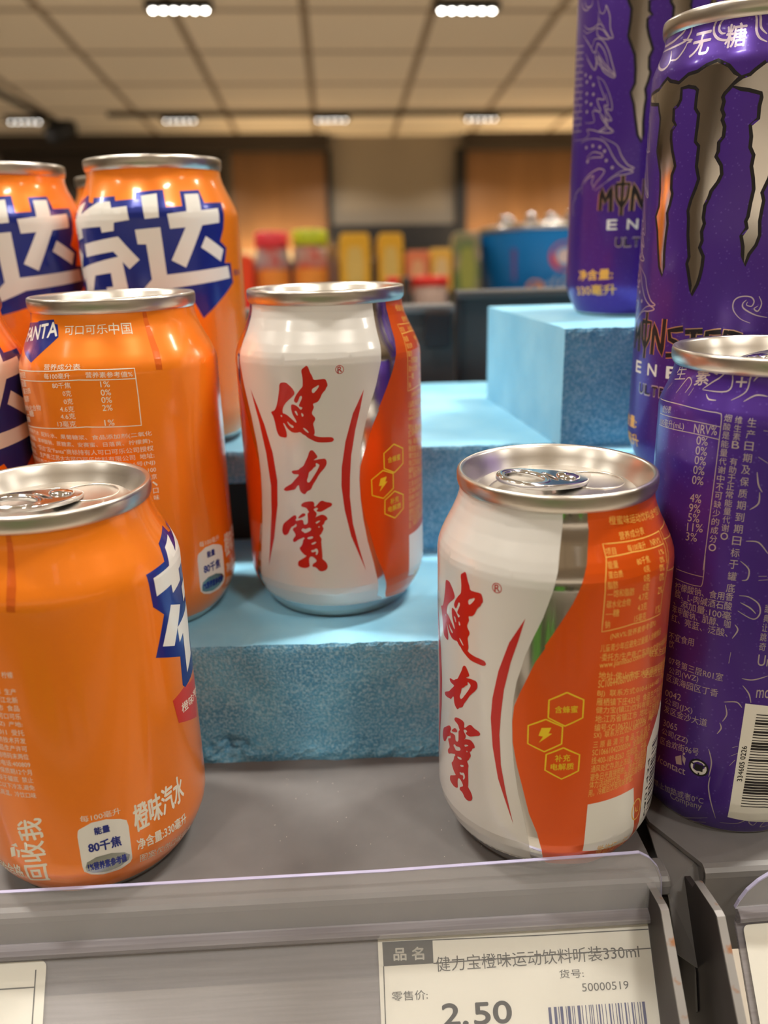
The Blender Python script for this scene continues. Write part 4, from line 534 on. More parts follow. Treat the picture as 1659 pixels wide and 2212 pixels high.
def bracket(x, dy, dz, lab, xb=None):
    t = thing('shelf_bracket', lab, 'bracket', (x, dy, dz), 2, 'upright shelf brackets between the shelves')
    out = [(199, -6), (193.5, -5.0), (192, -1.6), (179.4, 0.2), (177.5, 0), (158, -20.5), (146, -60), (199, -60)]
    prism('web', out, 'x', 0, 1.8, M['bracket'], t, bev=.15)
    edge = [(191.8, -1.5), (179.4, .35), (177.4, .15), (157.8, -20.5), (145.8, -60)]
    pts = edge + [(a + .7, b - .3) for a, b in reversed(edge)]
    prism('cut_edge', pts, 'x', -.25, 2.0, M['bracket_edge'], t)
    prism('slot', [(186, -26), (184.6, -28), (181, -38), (181.8, -39.5), (183.4, -36)], 'x', -.35, -.05, M['black'], t)
bracket(79.6, 0, -.4, 'grey-edged shelf bracket beside the price tag')
bracket(93.2, -4.3, 1.2, 'grey-edged shelf bracket nearer the purple cans')
# back of the display
t = thing('back_panel', 'dark grey back panel behind the blue foam steps', 'panel')
box('panel_sheet', -330, 47, 520, 526, -60, 136.4, M['shelf_dark'], t); box('top_rail', -330, 47, 512, 530, 133, 137.7, M['shelf'], t, bev=1); box('rail_clip', 28, 44, 508, 512, 112, 133, M['black'], t, bev=1)
t = thing('back_panel', 'dark grey panel between the foam block and the blue bucket', 'panel')
box('panel_sheet', 48.3, 330, 524, 530, -60, 143, M['shelf_dark'], t); box('top_rail', 48.3, 330, 514, 534, 140.5, 145, M['shelf_dark'], t, bev=1); box('edge_strip', 48.3, 52, 519, 524, -60, 140, M['bracket'], t)

# ------------------------------------------------------------------ blue foam steps
def foam(name, x0, x1, y0, y1, z0, z1, label, skew=0.0, crumble=False, group='blue foam slabs stacked as steps', yz=0.0):
    """slab with torn front face: a grid box whose cut faces are roughened"""
    st = 2.0 if (x1 - x0) < 400 else 2.5; nx = max(2, int((x1 - x0) / st)); nz = max(2, int((z1 - z0) / 1.6)); ny = 24
    vs = {}; v = []; f = []; mi = []
    def P(i, j, k):
        key = (i, j, k)
        if key in vs: return vs[key]
        x = x0 + (x1 - x0) * i / nx; y = y0 + (y1 - y0) * j / ny; z = z0 + (z1 - z0) * k / nz
        if j == 0:
            q = Vector((x, z, y0)) * .09; e = .5 * noise.noise(q) + .10 * noise.noise(q * 6) + .10 * noise.noise(q * 19)
            edge = min(k, nz - k)
            y += e + (.7 * max(0, 1.5 - edge)) * (.5 + .5 * noise.noise(q * 9)) + yz * (z - z0) / (z1 - z0)
            if k == nz: z -= .35 + .35 * noise.noise(q * 7)
            if crumble:
                d = math.hypot((x + 58) / 9, (z - 6) / 6); y += 3.2 * max(0, 1 - d) * (1 + noise.noise(q * 8)); y -= 1.1 * max(0, 1 - abs(z - 3) / 5) * max(0, noise.noise(q * 5) + .25)
                if k == 0: z -= 0
        elif k == nz: z += .12 * noise.noise(Vector((x, y, 3)) * .06)
        y += skew * (x - x0) * 0; x += skew * (y - y0)
        vs[key] = len(v); v.append((x, y, z)); return vs[key]
    for i in range(nx):
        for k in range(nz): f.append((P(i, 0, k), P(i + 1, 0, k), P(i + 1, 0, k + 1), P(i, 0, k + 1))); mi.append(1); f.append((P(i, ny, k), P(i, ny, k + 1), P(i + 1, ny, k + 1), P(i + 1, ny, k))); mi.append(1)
        for j in range(ny): f.append((P(i, j, nz), P(i + 1, j, nz), P(i + 1, j + 1, nz), P(i, j + 1, nz))); mi.append(0); f.append((P(i, j, 0), P(i, j + 1, 0), P(i + 1, j + 1, 0), P(i + 1, j, 0))); mi.append(0)
    for j in range(ny):
        for k in range(nz): f.append((P(0, j, k), P(0, j, k + 1), P(0, j + 1, k + 1), P(0, j + 1, k))); mi.append(0); f.append((P(nx, j, k), P(nx, j + 1, k), P(nx, j + 1, k + 1), P(nx, j, k + 1))); mi.append(0)
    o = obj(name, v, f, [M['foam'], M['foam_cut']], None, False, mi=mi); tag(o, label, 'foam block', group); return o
foam('foam_slab', -262, 78, 249.6, 500, 0, 46, 'lowest blue foam slab whose rough front faces the shelf', crumble=True, yz=1.6)
foam('foam_slab', -262, -40.5, 333, 488, 80, 94, 'thin blue foam slab carrying the tall back orange cans')
tag(box('shade_box', -258, -44, 356, 486, 46.1, 79.9, M['dark'], None, bev=1), 'added black box standing in for deep shade between the orange and white cans', 'box')  # black box added under the thin slab, stands in for deep shade
foam('foam_slab', -40, 78, 333, 488, 46.1, 94, 'blue foam slab forming the second step behind the middle white can')
foam('foam_slab', 79.5, 300, 262, 500, 0, 46, 'blue foam slab at the bottom of the purple can side')
foam('foam_slab', 79.5, 300, 262, 490, 46.1, 93.9, 'blue foam slab under the second purple can')
foam('foam_slab', 73, 300, 325, 437, 94.1, 142, 'topmost blue foam slab under the farthest purple can', skew=-.14)

# ------------------------------------------------------------------ can parts
def lid_parts(kind, parent, ang, topless=False):
    H, a = (115.9, 0) if kind == 'short' else (146.0, -.9)
    z = H - 115.9
    pr = [(26.5, 111.0), (26.9, 111.4), (27.25, 112.0), (27.45, 113.0), (27.5, 114.8), (27.3, 115.6), (26.8, 115.9), (26.2, 115.7), (25.8, 115.1), (24.6, 112.6), (23.3, 109.6), (22.9, 109.0), (22.4, 108.9), (22.0, 109.3), (21.8, 110.3), (21.4, 110.6), (17, 110.65), (.01, 110.65)]
    lid = lathe('lid', [(r_ + a * (1 if r_ > 20 else 0), zz + z) for r_, zz in pr], M['alu_lid'], parent, 120)
    lid['label'] = 'brushed metal lid'
    zt = 110.65 + z
    # pull tab with a finger hole
    cu = bpy.data.curves.new('tab', 'CURVE'); cu.dimensions = '2D'; cu.fill_mode = 'BOTH'; cu.extrude = .00035; cu.bevel_depth = .00035; cu.bevel_resolution = 2
    def loop(pts):
        sp = cu.splines.new('POLY'); sp.points.add(len(pts) - 1); sp.use_cyclic_u = True
        for p, q in zip(sp.points, pts): p.co = (q[0] * S, q[1] * S, 0, 1)
    n = 40
    loop([((-7 + 8.2 * math.cos(t_)) if math.cos(t_) < 0 else (-7 + 15.5 * math.cos(t_) ** .8 if math.cos(t_) > 0 else -7), (7.9 - (1.6 * max(0, math.cos(t_)))) * math.sin(t_)) for t_ in [2 * math.pi * i / n for i in range(n)]])
    loop([(-8.6 + 5.0 * math.cos(t_), 5.6 * math.sin(t_)) for t_ in [2 * math.pi * i / 24 for i in range(24)]])
    loop([(-1.6 + 1.2 * math.cos(t_), 4.2 * math.sin(t_)) for t_ in [2 * math.pi * i / 14 for i in range(14)]])
    o = bpy.data.objects.new('t', cu); COL.objects.link(o); me = bpy.data.meshes.new_from_object(o.evaluated_get(bpy.context.evaluated_depsgraph_get())); bpy.data.objects.remove(o)
    me.polygons.foreach_set('use_smooth', [True] * len(me.polygons))
    tab = link(bpy.data.objects.new('pull_tab', me), lid, M['mirror'] if kind == 'short' else M['alu'])
    tab.location = (0, 0, (zt + 1.7) * S); tab.rotation_euler = (0, R(6), R(ang)); tab.scale = (1.12, 1.12, 1.12) 
    # rolled edge of the tab ring
    def tube(name, pts, r_, m, par, closed=True):
        c2 = bpy.data.curves.new(name, 'CURVE'); c2.dimensions = '3D'; c2.bevel_depth = r_ * S; c2.bevel_resolution = 3; sp = c2.splines.new('POLY'); sp.points.add(len(pts) - 1); sp.use_cyclic_u = closed
        for p, q in zip(sp.points, pts): p.co = (q[0] * S, q[1] * S, q[2] * S, 1)
        o = bpy.data.objects.new('t', c2); COL.objects.link(o); me = bpy.data.meshes.new_from_object(o.evaluated_get(bpy.context.evaluated_depsgraph_get())); bpy.data.objects.remove(o)
        me.polygons.foreach_set('use_smooth', [True] * len(me.polygons)); return link(bpy.data.objects.new(name, me), par, m)
    tube('tab_ring', [(-8.6 + 5.8 * math.cos(t_), 6.7 * math.sin(t_), .15) for t_ in [2 * math.pi * i / 32 for i in range(32)]], .75, M['mirror'], tab)
    rv = lathe('rivet', [(3.0, .2), (3.0, .9), (2.6, 1.3), (1.2, 1.6), (.01, 1.65)], M['mirror'], tab, 24); rv.location = (3.4 * S, 0, 0)
    # score line of the opening and pressed panel outline
    ca, sa = math.cos(R(ang)), math.sin(R(ang))
    def rot(p): return (p[0] * ca - p[1] * sa, p[0] * sa + p[1] * ca, zt + .05)
    tube('opening_score', [rot((12.2 + 8.0 * math.cos(t_), 8.6 * math.sin(t_))) for t_ in [2 * math.pi * i / 36 for i in range(36)]], .28, M['alu_lid'], lid)
    tube('panel_bead', [rot((-3 + 16.5 * math.cos(t_), (14.5 + 3 * math.cos(t_)) * math.sin(t_))) for t_ in [R(40) + R(280) * i / 44 for i in range(45)]], .32, M['alu_lid'], lid, False)
    return lid
def can_body(kind, ink, parent, zb, zt=None):
    pr = [(23.0 if kind == 'short' else 22, 1.6), (23.6 if kind == 'short' else 22.6, .2)] + [(r_, z) for z, r_ in PROF[kind]]
    o = lathe('can_body', pr, [ink, M['alu']], parent, 160, mi=lambda a, b: 1 if b[1] <= zb or a[1] < .5 and b[1] < 1.7 else 0, close_bot=True)
    return o
def soda_can(loc, rot, tab, label, group, variant='A'):
    t = thing('beverage_can', label, 'can', loc, rot, group)
    can_body('short', M['orange'], t, 4.2); lid_parts('short', t, tab)
    p = Print('short', .03); p.area(D['f_blue']); lg = p.build('brand_logo', M['blue'], t); lg['label'] = 'blue badge with white characters'
    p = Print('short', .07)
    for lp in D['f_white']: p.area([lp])
    p.build('logo_characters', M['white'], lg)
    p = Print('short', .03); p.area([D['f_tag_blue']], 2.3); tg = p.build('small_badge', M['blue'], t)
    p = Print('short', .07); p.text(('FANTA', -63, 101.9, -22.5, 104.9, 4.3), .02); p.build('badge_letters', M['white'], tg)
    p = Print('short', .05)
    for q in D['ftxt']: p.text(q, .006)
    for q in D['flines']: p.line(q, .28, False)
    for k, s_ in enumerate(INGR_A if variant == 'A' else INGR_B):
        if not s_: continue
        a1, z = (28.9, 72.6 - k * 2.4) if variant == 'A' else (33.2, 75.4 - k * 2.4)
        a0 = a1 - (3.0 if variant == 'A' else 2.65) * sum(1 if ord(ch) > 255 else .55 for ch in s_)
        if len(s_) > 20: a0 = -66
        p.text((s_, a0, z, a1, z, 1.75), .004)
    for q in D['fn_txt']:
        if q[0][0] == '每': q = [q[0], q[1], q[2] + .9, q[3], q[4] + .9, q[5]]
        p.text(q, .012 if q[5] > 4 or '330' in q[0] else .004)
    a, b, c_ = D['fspill2']; p.text3('回收我', (p.s(b[0]), b[1]), (p.s(c_[0] - b[0]), c_[1] - b[1]), (p.s(a[0] - b[0]), a[1] - b[1]), .012)
    for q in D['fn_bin']: p.area([q])
    p.build('white_print', M['textwhite'], t)
    p = Print('short', .03); p.area([D['fn_lab']]); nl = p.build('energy_label', M['white'], t)
    p = Print('short', .06); p.area([D['fn_ell']]); p.build('label_oval', M['oval_metal'], nl)
    p = Print('short', .09)
    for q in D['fn_blue']: p.text(q, .02)
    p.build('label_print', M['blue'], nl)
    p = Print('short', .04); p.area([D['fn_rib']]); rb = p.build('flavour_ribbon', M['ribbon'], t)
    p = Print('short', .08); p.text(D['fn_ribt'], .01); p.build('ribbon_print', M['textwhite'], rb)
    p = Print('short', .02); p.area([D['fstripe']]); p.build('seam_stripe', M['orange_dark'], t)
    p = Print('short', .05); p.text(D['f_tm']); p.build('small_mark', M['darkblue'], t)
    return t
INGR_A = ['品名:橙味汽水  配料:水、果葡糖浆、食品添加剂(二氧化', '碳、柠檬酸、苯甲酸钠、蔗糖素、安赛蜜、日落黄、柠檬黄)、', '食用香精。“芬达”及“Fanta”商标持有人可口可乐公司授权', '使用标示。  生产商:江苏太古可口可乐饮料有限公司  地址:', '江苏省南京市江北新区经济技术开发区新园路26号(NJ)',
 '产地:南京市  100', '京', '、', '口', '味']
INGR_B = ['食品添加剂、柠檬', '', '可口可乐商标  生产', '地址:南京市江北新', '产地:南京市  食品', '生产商:可口可乐', '有限公司(ZZ)  产地:', '450011  受托', '地址:经济技术开发', '编号见  食品生产许可', '见可用喷码末两位', '消费者电话:400809', '保质期12个月', '生产日期标于罐底  禁止', '0℃以下冷冻,避免', '阳光高温。冷饮口味']

def sports_can(loc, rot, tab, label, group):
    t = thing('beverage_can', label, 'can', loc, rot, group)
    can_body('short', M['mirror'], t, 4.2); lid_parts('short', t, tab)
    wr = [(-7.9, 112.2)] + D['white_r'][1:] + [(-14.8, 8.6), (-11.5, 7.0)]
    wl = [(-120.8 - a, z) for a, z in reversed(wr)]
    bot = [(-109.3 + (97.8) * i / 8, 7.0) for i in range(1, 8)]
    p = Print('short', .03); p.area([wr[:] + [(a, z) for a, z in reversed(bot)] + wl]); w_ = p.build('white_panel', M['cream'], t)
    p = Print('short', .07)
    for k in ('jian', 'li'): p.area([chaikin(l) for l in D[k]])
    b_ = D['bao']; p.area([chaikin(b_[0])] + [chaikin(l) for l in b_[2:]]); p.area([chaikin(b_[1])])
    for l in D['arcs']: p.area([l])
    a, z = D['regc']; p.line([(a + 2.25 * math.cos(i * .5236), z + 1.3 * math.sin(i * .5236)) for i in range(13)], .2); p.text(D['reg'], .01)
    p.build('red_characters', M['red'], w_)
    ol = [(5.2, 112.2)] + D['orange_l'][1:-1] + [(-10.6, 9.0), (-9, 7.0)]
    orr = [(-120.8 - a + 360, z) for a, z in reversed(ol)]
    p = Print('short', .03); p.area([ol + [(-9 + 257 * i / 16, 7.0 - (4.2 if 1 < i < 15 else 1.5)) for i in range(1, 16)] + orr]); g = p.build('orange_panel', M['jorange'], t)
    p = Print('short', .07)
    for q in D['jtxt']: p.text(q, .008)
    for q in D['jlines']: p.line(q, .26, False)
    a, z = D['al']; p.line([(a + 3.6 * math.cos(i * .5236), z + 3.4 * math.sin(i * .5236)) for i in range(13)], .45); p.text(('AL', a - 1.6, z - 1, a + 1.6, z - 1, 2), .01)
    p.build('golden_print', M['yellow'], g)
    p = Print('short', .07)
    for h in D['hex']: p.line(h, .42, False, True)
    p.area([D['bolt']])
    for q in D['hextxt']: p.text(q, .01)
    p.build('honeycomb_icons', M['bright_yellow'], g)
    p = Print('short', .06); p.area([D['qr']]); p.build('white_code_patch', M['white'], g)
    p = Print('short', .06); p.area([[(44.5, 8.5), (70, 8.5), (70, 46), (63, 50), (52, 44), (46.5, 40)]]); bc = p.build('barcode_patch', M['white'], g)
    p = Print('short', .09); z = 12
    while z < 40: p.line([(53, z), (69, z)], .3 + .3 * ((int(z * 7)) % 3), False); z += 1.1 + .4 * (int(z * 5) % 2)
    p.text3('6901424', (p.s(51.4), 15), (0, 20), (p.s(-2.6), 0)); p.build('barcode', M['black'], bc)
    return t

def energy_can(loc, rot, tab, label, group, front=True):
    t = thing('beverage_can', label, 'can', loc, rot, group)
    can_body('tall', M['purple'], t, 1.3); lid_parts('tall', t, tab)
    if front:
        p = Print('tall', .03)
        for c_ in D['claw']: p.line(c_, 2.1, False, True)
        k_ = p.build('claw_outline', M['black'], t)
        p = Print('tall', .06)
        for c_ in D['claw']: p.area([c_])
        p.build('claw_mark', M['mirror'], k_)
        p = Print('tall', .05)
        for q in D['dood'] + D['side2']: p.line(q, .42, True, False, True)
        for q in D['bricks']: p.line(q, .3, False)
        for q in D['mdots']: p.dot(q[0], q[1], .65)
        p.build('tattoo_print', M['silvertext'], t)
        p = Print('tall', .05)
        for q in D['neck']: p.line(q, .75, True, False, True)
        p.text(('无', -59, 132.4, -46.5, 132.4, 6.6), .012); p.text(('糖', -37, 133.2, -25, 133.2, 6.4), .012)
        p.build('neck_print', M['silvertext'], t)
        WM = (('M', -96.0, 10, 43.8, 9.0), ('O', -82.5, 10.5, 43.0, 12.5), ('N', -69.0, 10, 43.2, 10.6), ('S', -56.5, 11, 43.6, 9), ('T', -44, 11, 43.6, 9), ('E', -31, 9, 43.6, 9), ('R', -20, 10, 43.6, 9))
        GL = {'M': [[(0, 0), (.06, .95), (.5, .35), (.94, 1), (1, -.06)]], 'O': [[(.5, -.12), (.5, 1.12)], [(.0, .86), (1, .86), (.92, .45), (.5, .12), (.08, .45), (.0, .86)]],
              'N': [[(0, 0), (.05, .95), (.9, .05), (.95, 1.15)]], 'S': [[(1, 1), (.1, .9), (.2, .6), (.9, .45), (.7, .05), (0, 0)]], 'T': [[(0, .9), (1, .95)], [(.5, .9), (.5, 0)]],
              'E': [[(1, .95), (.1, .9), (.05, .05), (1, 0)], [(.1, .5), (.8, .5)]], 'R': [[(.05, 0), (.05, .95), (.9, .85), (.85, .5), (.1, .45), (1, -.05)]]}
        for lift, w0, nm in ((.05, 2.3, 'wordmark_outline'), (.08, 1.5, 'wordmark')):
            p = Print('tall', lift)
            for st, a0, w_, z_, h in WM:
                for g in GL[st]: p.line([(a0 + w_ * x, z_ + h * y) for x, y in g], w0 * (1.0 if st != 'O' else .8), False)
            lo_ = p.build(nm, mat('copper_line_ink', (0.75, 0.50, 0.34), .25, .8) if w0 > 2 else M['black'], t if w0 > 2 else lo_)
        p = Print('tall', .05)
        for i, ch in enumerate('ENERGY'): p.text((ch, -88.5 + i * 16.8, 36.1, -80 + i * 16.8, 36.1, 3.9), .02)
        p.build('white_print', M['white'], t)
        p = Print('tall', .05)
        for i, ch in enumerate('ULTRA'): p.text((ch, -80.4 + i * 7, 29.1, -74.8 + i * 7, 29.1, 3.7), .03)
        p.build('outlined_word', M['silvertext'], t)
        p = Print('tall', .08)
        for i, ch in enumerate('ULTRA'): p.text((ch, -80 + i * 7, 29.4, -75.2 + i * 7, 29.4, 3.1), .01)
        p.build('outlined_word_fill', M['black'], t)
        p = Print('tall', .05)
        for q in D['m_net']: p.text(q, .015)
        p.build('volume_print', M['yellow'], t)
    else:
        p = Print('tall', .05)
        for q in D['mftxt']: p.text(q, .012 if q[0] in ('素', '生', '+') and q[5] > 4 else .004)
        for q in D['mflines']: p.line(q, .22)
        for q in D['mfdood']: p.line(q, .36, True, False, True)
        for q in D['mfbin']: p.area([q])
        p.build('white_print', M['pale_purple_text'], t)
        a, z = D['mfrec']
        p = Print('tall', .05); p.dot(a, z, 2.6, 20); rc = p.build('recycling_mark', M['white'], t)
        p = Print('tall', .08)
        p.line([(a + 5.2 * math.cos(i * .5236), z + 2.6 * math.sin(i * .5236)) for i in range(13)], .55); p.area([[(a - 2.4, z - 1.1), (a + 2.4, z - 1.1), (a + 2.4, z + 1.1), (a - 2.4, z + 1.1)]])
        for i in range(3): an = i * 2.0944 + .6; p.line([(a + 3.2 * math.cos(an), z + 1.7 * math.sin(an)), (a + 5.2 * math.cos(an), z + 2.6 * math.sin(an))], .5, False)
        p.build('recycling_mark_lines', M['black'], rc)
    return t

# ------------------------------------------------------------------ the cans
GO = 'orange soda cans on the foam steps and shelf'
GW = 'white and orange sports drink cans'
GP = 'tall purple energy drink cans'
j1 = sports_can((48.1, 218.2, 0), 0, 16, 'white and orange can with red characters standing at the shelf front', GW)
def again(src, loc, rot, label, tilt_tab=None):
    c_ = copy_tree(src); c_.location = Vector(loc) * S; c_.rotation_euler = (0, 0, R(rot)); c_['label'] = label; return c_
again(j1, (-18.3, 296.2, 46.1), 45.9, 'white can with three red characters on the lowest foam step')
f1 = soda_can((-91.8, 214.1, 0), -37, 88, 'orange can standing at the shelf front, its lid and pull tab in view', GO, 'B')
f1 = soda_can((-90.3, 287.4, 46.1), 0, 62, 'orange can with nutrition table and small blue badge on the foam step', GO)
again(f1, (-90.7, 363.4, 94.1), -179.5, 'orange can with big blue and white logo, tallest at the back')
again(f1, (-159.3, 372.7, 94.1), -167.7, 'orange can with cropped logo at the left edge, top row')
again(f1, (-156.8, 284, 46.1), -150, 'orange can cut by the left edge, beside the can with the nutrition table')
again(f1, (-125, 452, 94.1), 100, 'orange can almost hidden behind the two tall back cans')
e1 = energy_can((119.9, 290.5, 94), 0, 20, 'purple can with silver claw mark, nearest of the two clawed cans', GP)
again(e1, (115.9, 386, 142), 49, 'purple can with volume print on the topmost foam slab, cut by the top edge')
energy_can((109.9, 229.8, 0), 0, 185, 'purple can with white nutrition text and barcode sticker at the shelf front', GP, False)
# white barcode sticker stuck on the front purple can
def sticker():
    t = thing('barcode_sticker', 'white barcode sticker on the front purple can', 'sticker', (109.9, 229.8, 0))
    p = Print('tall', .10); p.area([D['mfstick']]); p.build('sticker_paper', M['paper'], t)
    p = Print('tall', .15)
    random.seed(3); z = 47
    a0, b0 = D['mfbars'][0], D['mfbars'][-1]
    for i in range(34):
        u = i / 33; w_ = random.choice((.3, .3, .5, .75))
        p.line([(a0[0][0] + (b0[0][0] - a0[0][0]) * u, a0[0][1] + (b0[0][1] - a0[0][1]) * u), (a0[1][0] + (b0[1][0] - a0[1][0]) * u, a0[1][1] + (b0[1][1] - a0[1][1]) * u), (a0[2][0] + (b0[2][0] - a0[2][0]) * u, a0[2][1] + (b0[2][1] - a0[2][1]) * u)], w_, False)
    a, b, c_ = D['mfnum']
    p.text3('334605 0226', (p.s(b[0]), b[1]), (p.s(c_[0] - b[0]), c_[1] - b[1]), (p.s(a[0] - b[0]), a[1] - b[1]), .01)
    p.build('barcode', M['black'], t)
sticker()

# ------------------------------------------------------------------ price tag rails along the front edge
def flat(name, verts2, faces, m, parent, O, dn, lift):
    """shapes on the sloping tag face: x along, v down"""
    nrm = Vector((0, -math.cos(TA), math.sin(TA)))
    vs = [(O[0] + x, O[1] + dn[1] * v + nrm[1] * lift, O[2] + dn[2] * v + nrm[2] * lift) for x, v in verts2]
    return obj(name, vs, faces, m, parent)
TA = R(35); DN = (0, -math.sin(TA), -math.cos(TA)); TO = (0, -2, -13)
def rail(x0, x1, label, lipx, z_off=0, mtx=None):
    t = thing('price_rail', label, 'price rail', group='clear plastic price rails on the shelf edges')
    t.matrix_world = mtx if mtx is not None else Matrix.Translation(Vector((0, 185.5, 0)) * S) @ Matrix.Rotation(AL, 4, 'Z')
    # clear lip standing in front of the cans
    n = len(lipx); lip = prism('clear_lip', lipx + [(x1 + .4, -8.8), (x0, -8.8)] if not mtx else lipx, 'y', -2.0, -1.2, M['clear'], t)
    lip['label'] = 'clear upright lip'
    e = [(lipx[i], lipx[i + 1]) for i in range(len(lipx) - 1)]
    v = []; f = []
    for a, b in e:
        k = len(v); v += [(a[0], -2.1, a[1]), (b[0], -2.1, b[1]), (b[0], -2.1, b[1] + .25), (a[0], -2.1, a[1] + .25), (a[0], -1.1, a[1]), (b[0], -1.1, b[1]), (b[0], -1.1, b[1] + .25), (a[0], -1.1, a[1] + .25)]
        f += [(k, k + 1, k + 2, k + 3), (k + 4, k + 7, k + 6, k + 5), (k + 3, k + 2, k + 6, k + 7), (k, k + 4, k + 5, k + 1)]
    obj('lip_edge', v, f, M['clear_edge'], t)
    # rounded shoulder, tag face and back
    sec = [(-1.2, -8.6), (-2.0, -8.6), (-3.4, -9.2), (-4.3, -10.2), (-4.4, -11.4), (-3.3, -12.7), (-1.9, -13.7)]
    L = 62; sec += [(TO[1] + DN[1] * L + .7, TO[2] + DN[2] * L - .5), (TO[1] + DN[1] * L + 1.9, TO[2] + DN[2] * L - 1.4), (-1.0, -14.4)]
    prism('tag_channel', sec, 'x', x0, x1, M['holder'], t, bev=.25)
    nrm = Vector((0, -math.cos(TA), math.sin(TA))); v = []
    for l in (.6, .9): v += [(x_, TO[1] + DN[1] * q + nrm[1] * l, TO[2] + DN[2] * q + nrm[2] * l) for x_, q in ((x0, -1), (x1, -1), (x1, 61), (x0, 61))]
    obj('clear_cover', v, [(0, 1, 2, 3), (7, 6, 5, 4), (0, 4, 5, 1), (1, 5, 6, 2), (2, 6, 7, 3), (3, 7, 4, 0)], M['cover'], t)
    return t
RL = rail(-262, 78.3, 'clear plastic price rail under the orange and white cans', [(-262, 9.9), (-108, 9.9), (-3, 9.9), (66, 11.4), (69, 11.5), (72, 9.6), (74.6, 6.4), (76.2, 2.0), (77, -8.6)])
def paper(parent, x0, x1, v0, v1, name, r_=1.6):
    pts = []
    for cx, cy, a0 in ((x1 - r_, v0 + r_, -90), (x1 - r_, v1 - r_, 0), (x0 + r_, v1 - r_, 90), (x0 + r_, v0 + r_, 180)):
        pts += [(cx + r_ * math.cos(R(a0 + i * 22.5)), cy + r_ * math.sin(R(a0 + i * 22.5))) for i in range(5)]
    n = len(pts); nrm = Vector((0, -math.cos(TA), math.sin(TA))); v = []
    for l in (.05, .25): v += [(x, TO[1] + DN[1] * q + nrm[1] * l, TO[2] + DN[2] * q + nrm[2] * l) for x, q in pts]
    return obj(name, v, [tuple(range(n)), tuple(range(2 * n - 1, n - 1, -1))] + [(i, (i + 1) % n, n + (i + 1) % n, n + i) for i in range(n)], M['paper'], parent)
def ftext(t_, bold, parent, name, m, lift=.32):
    vs = []; fs = []
    for st, x0, v0, x1, v1, h in t_:
        g, f = glyphs(st); d = bold * h * 1.6
        for dx, dy in (((0, 0),) if bold < .01 else ((d, 0), (-d, 0), (0, d), (0, -d))):
            k = len(vs)
            vs += [(x0 + (x1 - x0) * a + dx, v0 + (v1 - v0) * a - h * b + dy) for a, b in g]; fs += [tuple(i + k for i in q) for q in f]
    return flat(name, vs, fs, m, parent, TO, DN, lift)
def rects(L):
    vs = []; fs = []
    for a, b, w_ in L:
        dx, dy = b[0] - a[0], b[1] - a[1]; l = math.hypot(dx, dy); nx, ny = -dy / l * w_ / 2, dx / l * w_ / 2; k = len(vs)
        vs += [(a[0] + nx, a[1] + ny), (b[0] + nx, b[1] + ny), (b[0] - nx, b[1] - ny), (a[0] - nx, a[1] - ny)]; fs.append((k, k + 1, k + 2, k + 3))
    return vs, fs
def tag_root(label, mtx):
    t = thing('price_tag', label, 'price tag', group='paper price tags in the rails'); t.matrix_world = mtx; return t
t = tag_root('white price tag reading 2.50 below the front white can', RL.matrix_world.copy())
pp = paper(t, -5.4, 79.2, -.6, 50, 'tag_paper')
L = []
for ln in D['tag_lines']: L += [(a, b, .3) for a, b in zip(ln, ln[1:])]
vs, fs = rects(L); flat('ruled_lines', vs, fs, M['print_grey'], pp, TO, DN, .3)
q = D['tag_dark']; flat('name_box', q, [(0, 1, 2, 3)], M['print_grey'], pp, TO, DN, .3)
ftext(D['tag_inv'], .015, pp, 'name_print', M['paper'], .34)
ftext(D['tag_txt'][:4], .004, pp, 'tag_print', M['print_grey']); ftext(D['tag_txt'][4:], .02, pp, 'price_print', M['black'])
random.seed(11); x = 41.8; L = []
while x < 69.3:
    w_ = random.choice((.22, .22, .45, .8)); L.append(((x + w_ / 2, 20.4), (x + w_ / 2, 31), w_)); x += w_ + random.choice((.3, .45, .8))
vs, fs = rects(L); flat('barcode_print', vs, fs, M['darkblue'], pp, TO, DN, .32)
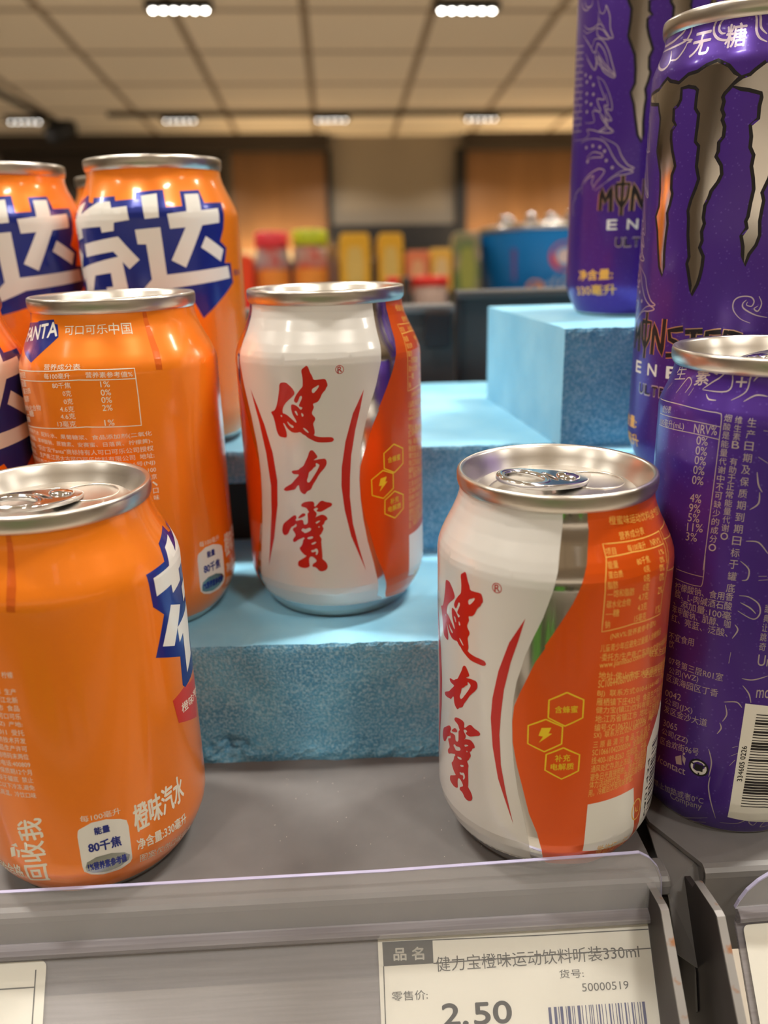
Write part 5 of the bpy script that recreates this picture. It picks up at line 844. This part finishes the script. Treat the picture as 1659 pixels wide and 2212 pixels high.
t = tag_root('blank cream price tag at the lower left corner', RL.matrix_world.copy())
pp = paper(t, -186, -99.2, 1.0, 50, 'tag_paper')
vs, fs = rects([((-102, 3.2), (-102.2, 50), .35), ((-186, 8), (-102, 7.6), .35)]); flat('ruled_lines', vs, fs, M['print_grey'], pp, TO, DN, .3)
# right rail and its tag
mx = Matrix.Translation(Vector((0, 181.5, -1.0)) * S) @ Matrix.Rotation(R(4), 4, 'Z')
t = thing('price_rail', 'clear plastic price rail under the purple cans', 'price rail', group='clear plastic price rails on the shelf edges'); t.matrix_world = mx
o = prism('clear_lip', [(98.6, -8.6), (99.6, -6), (101.5, -2.6), (104.5, .6), (108.5, 3.4), (114, 5.4), (260, 6), (260, -8.6)], 'y', -2, -1.2, M['clear'], t)
e_ = [(98.6, -8.6), (99.6, -6), (101.5, -2.6), (104.5, .6), (108.5, 3.4), (114, 5.4), (260, 6)]
prism('lip_edge', e_ + [(a - .1, b + .45) for a, b in reversed(e_)], 'y', -2.1, -1.1, M['clear_edge'], t)
sec = [(-1.2, -8.6), (-2.0, -8.6), (-3.4, -9.2), (-4.3, -10.2), (-4.4, -11.4), (-3.3, -12.7), (-1.9, -13.7), (TO[1] + DN[1] * 62 + .7, TO[2] + DN[2] * 62 - .5), (TO[1] + DN[1] * 62 + 1.9, TO[2] + DN[2] * 62 - 1.4), (-1.0, -14.4)]
prism('tag_channel', sec, 'x', 99.2, 260, M['holder'], t, bev=.25)
t = tag_root('plain pale tag at the lower right corner beyond the brackets', mx)
paper(t, 101.0, 185, 1.2, 50, 'tag_paper')
# rub marks and dust on the shelf front
random.seed(5)
t = thing('dust_specks', 'pale dust specks scattered on the grey shelf', 'dust'); t['kind'] = 'stuff'
v = []; f = []
for i in range(40):
    x, y, r_ = random.uniform(-40, 30), random.uniform(195, 240), random.uniform(.12, .3); k = len(v)
    v += [(x, y, .02), (x + r_, y + r_ * .3, .02), (x + r_ * .7, y + r_, .02 + r_ * .4)]; f.append((k, k + 1, k + 2))
obj('specks', v, f, M['textwhite'], t)
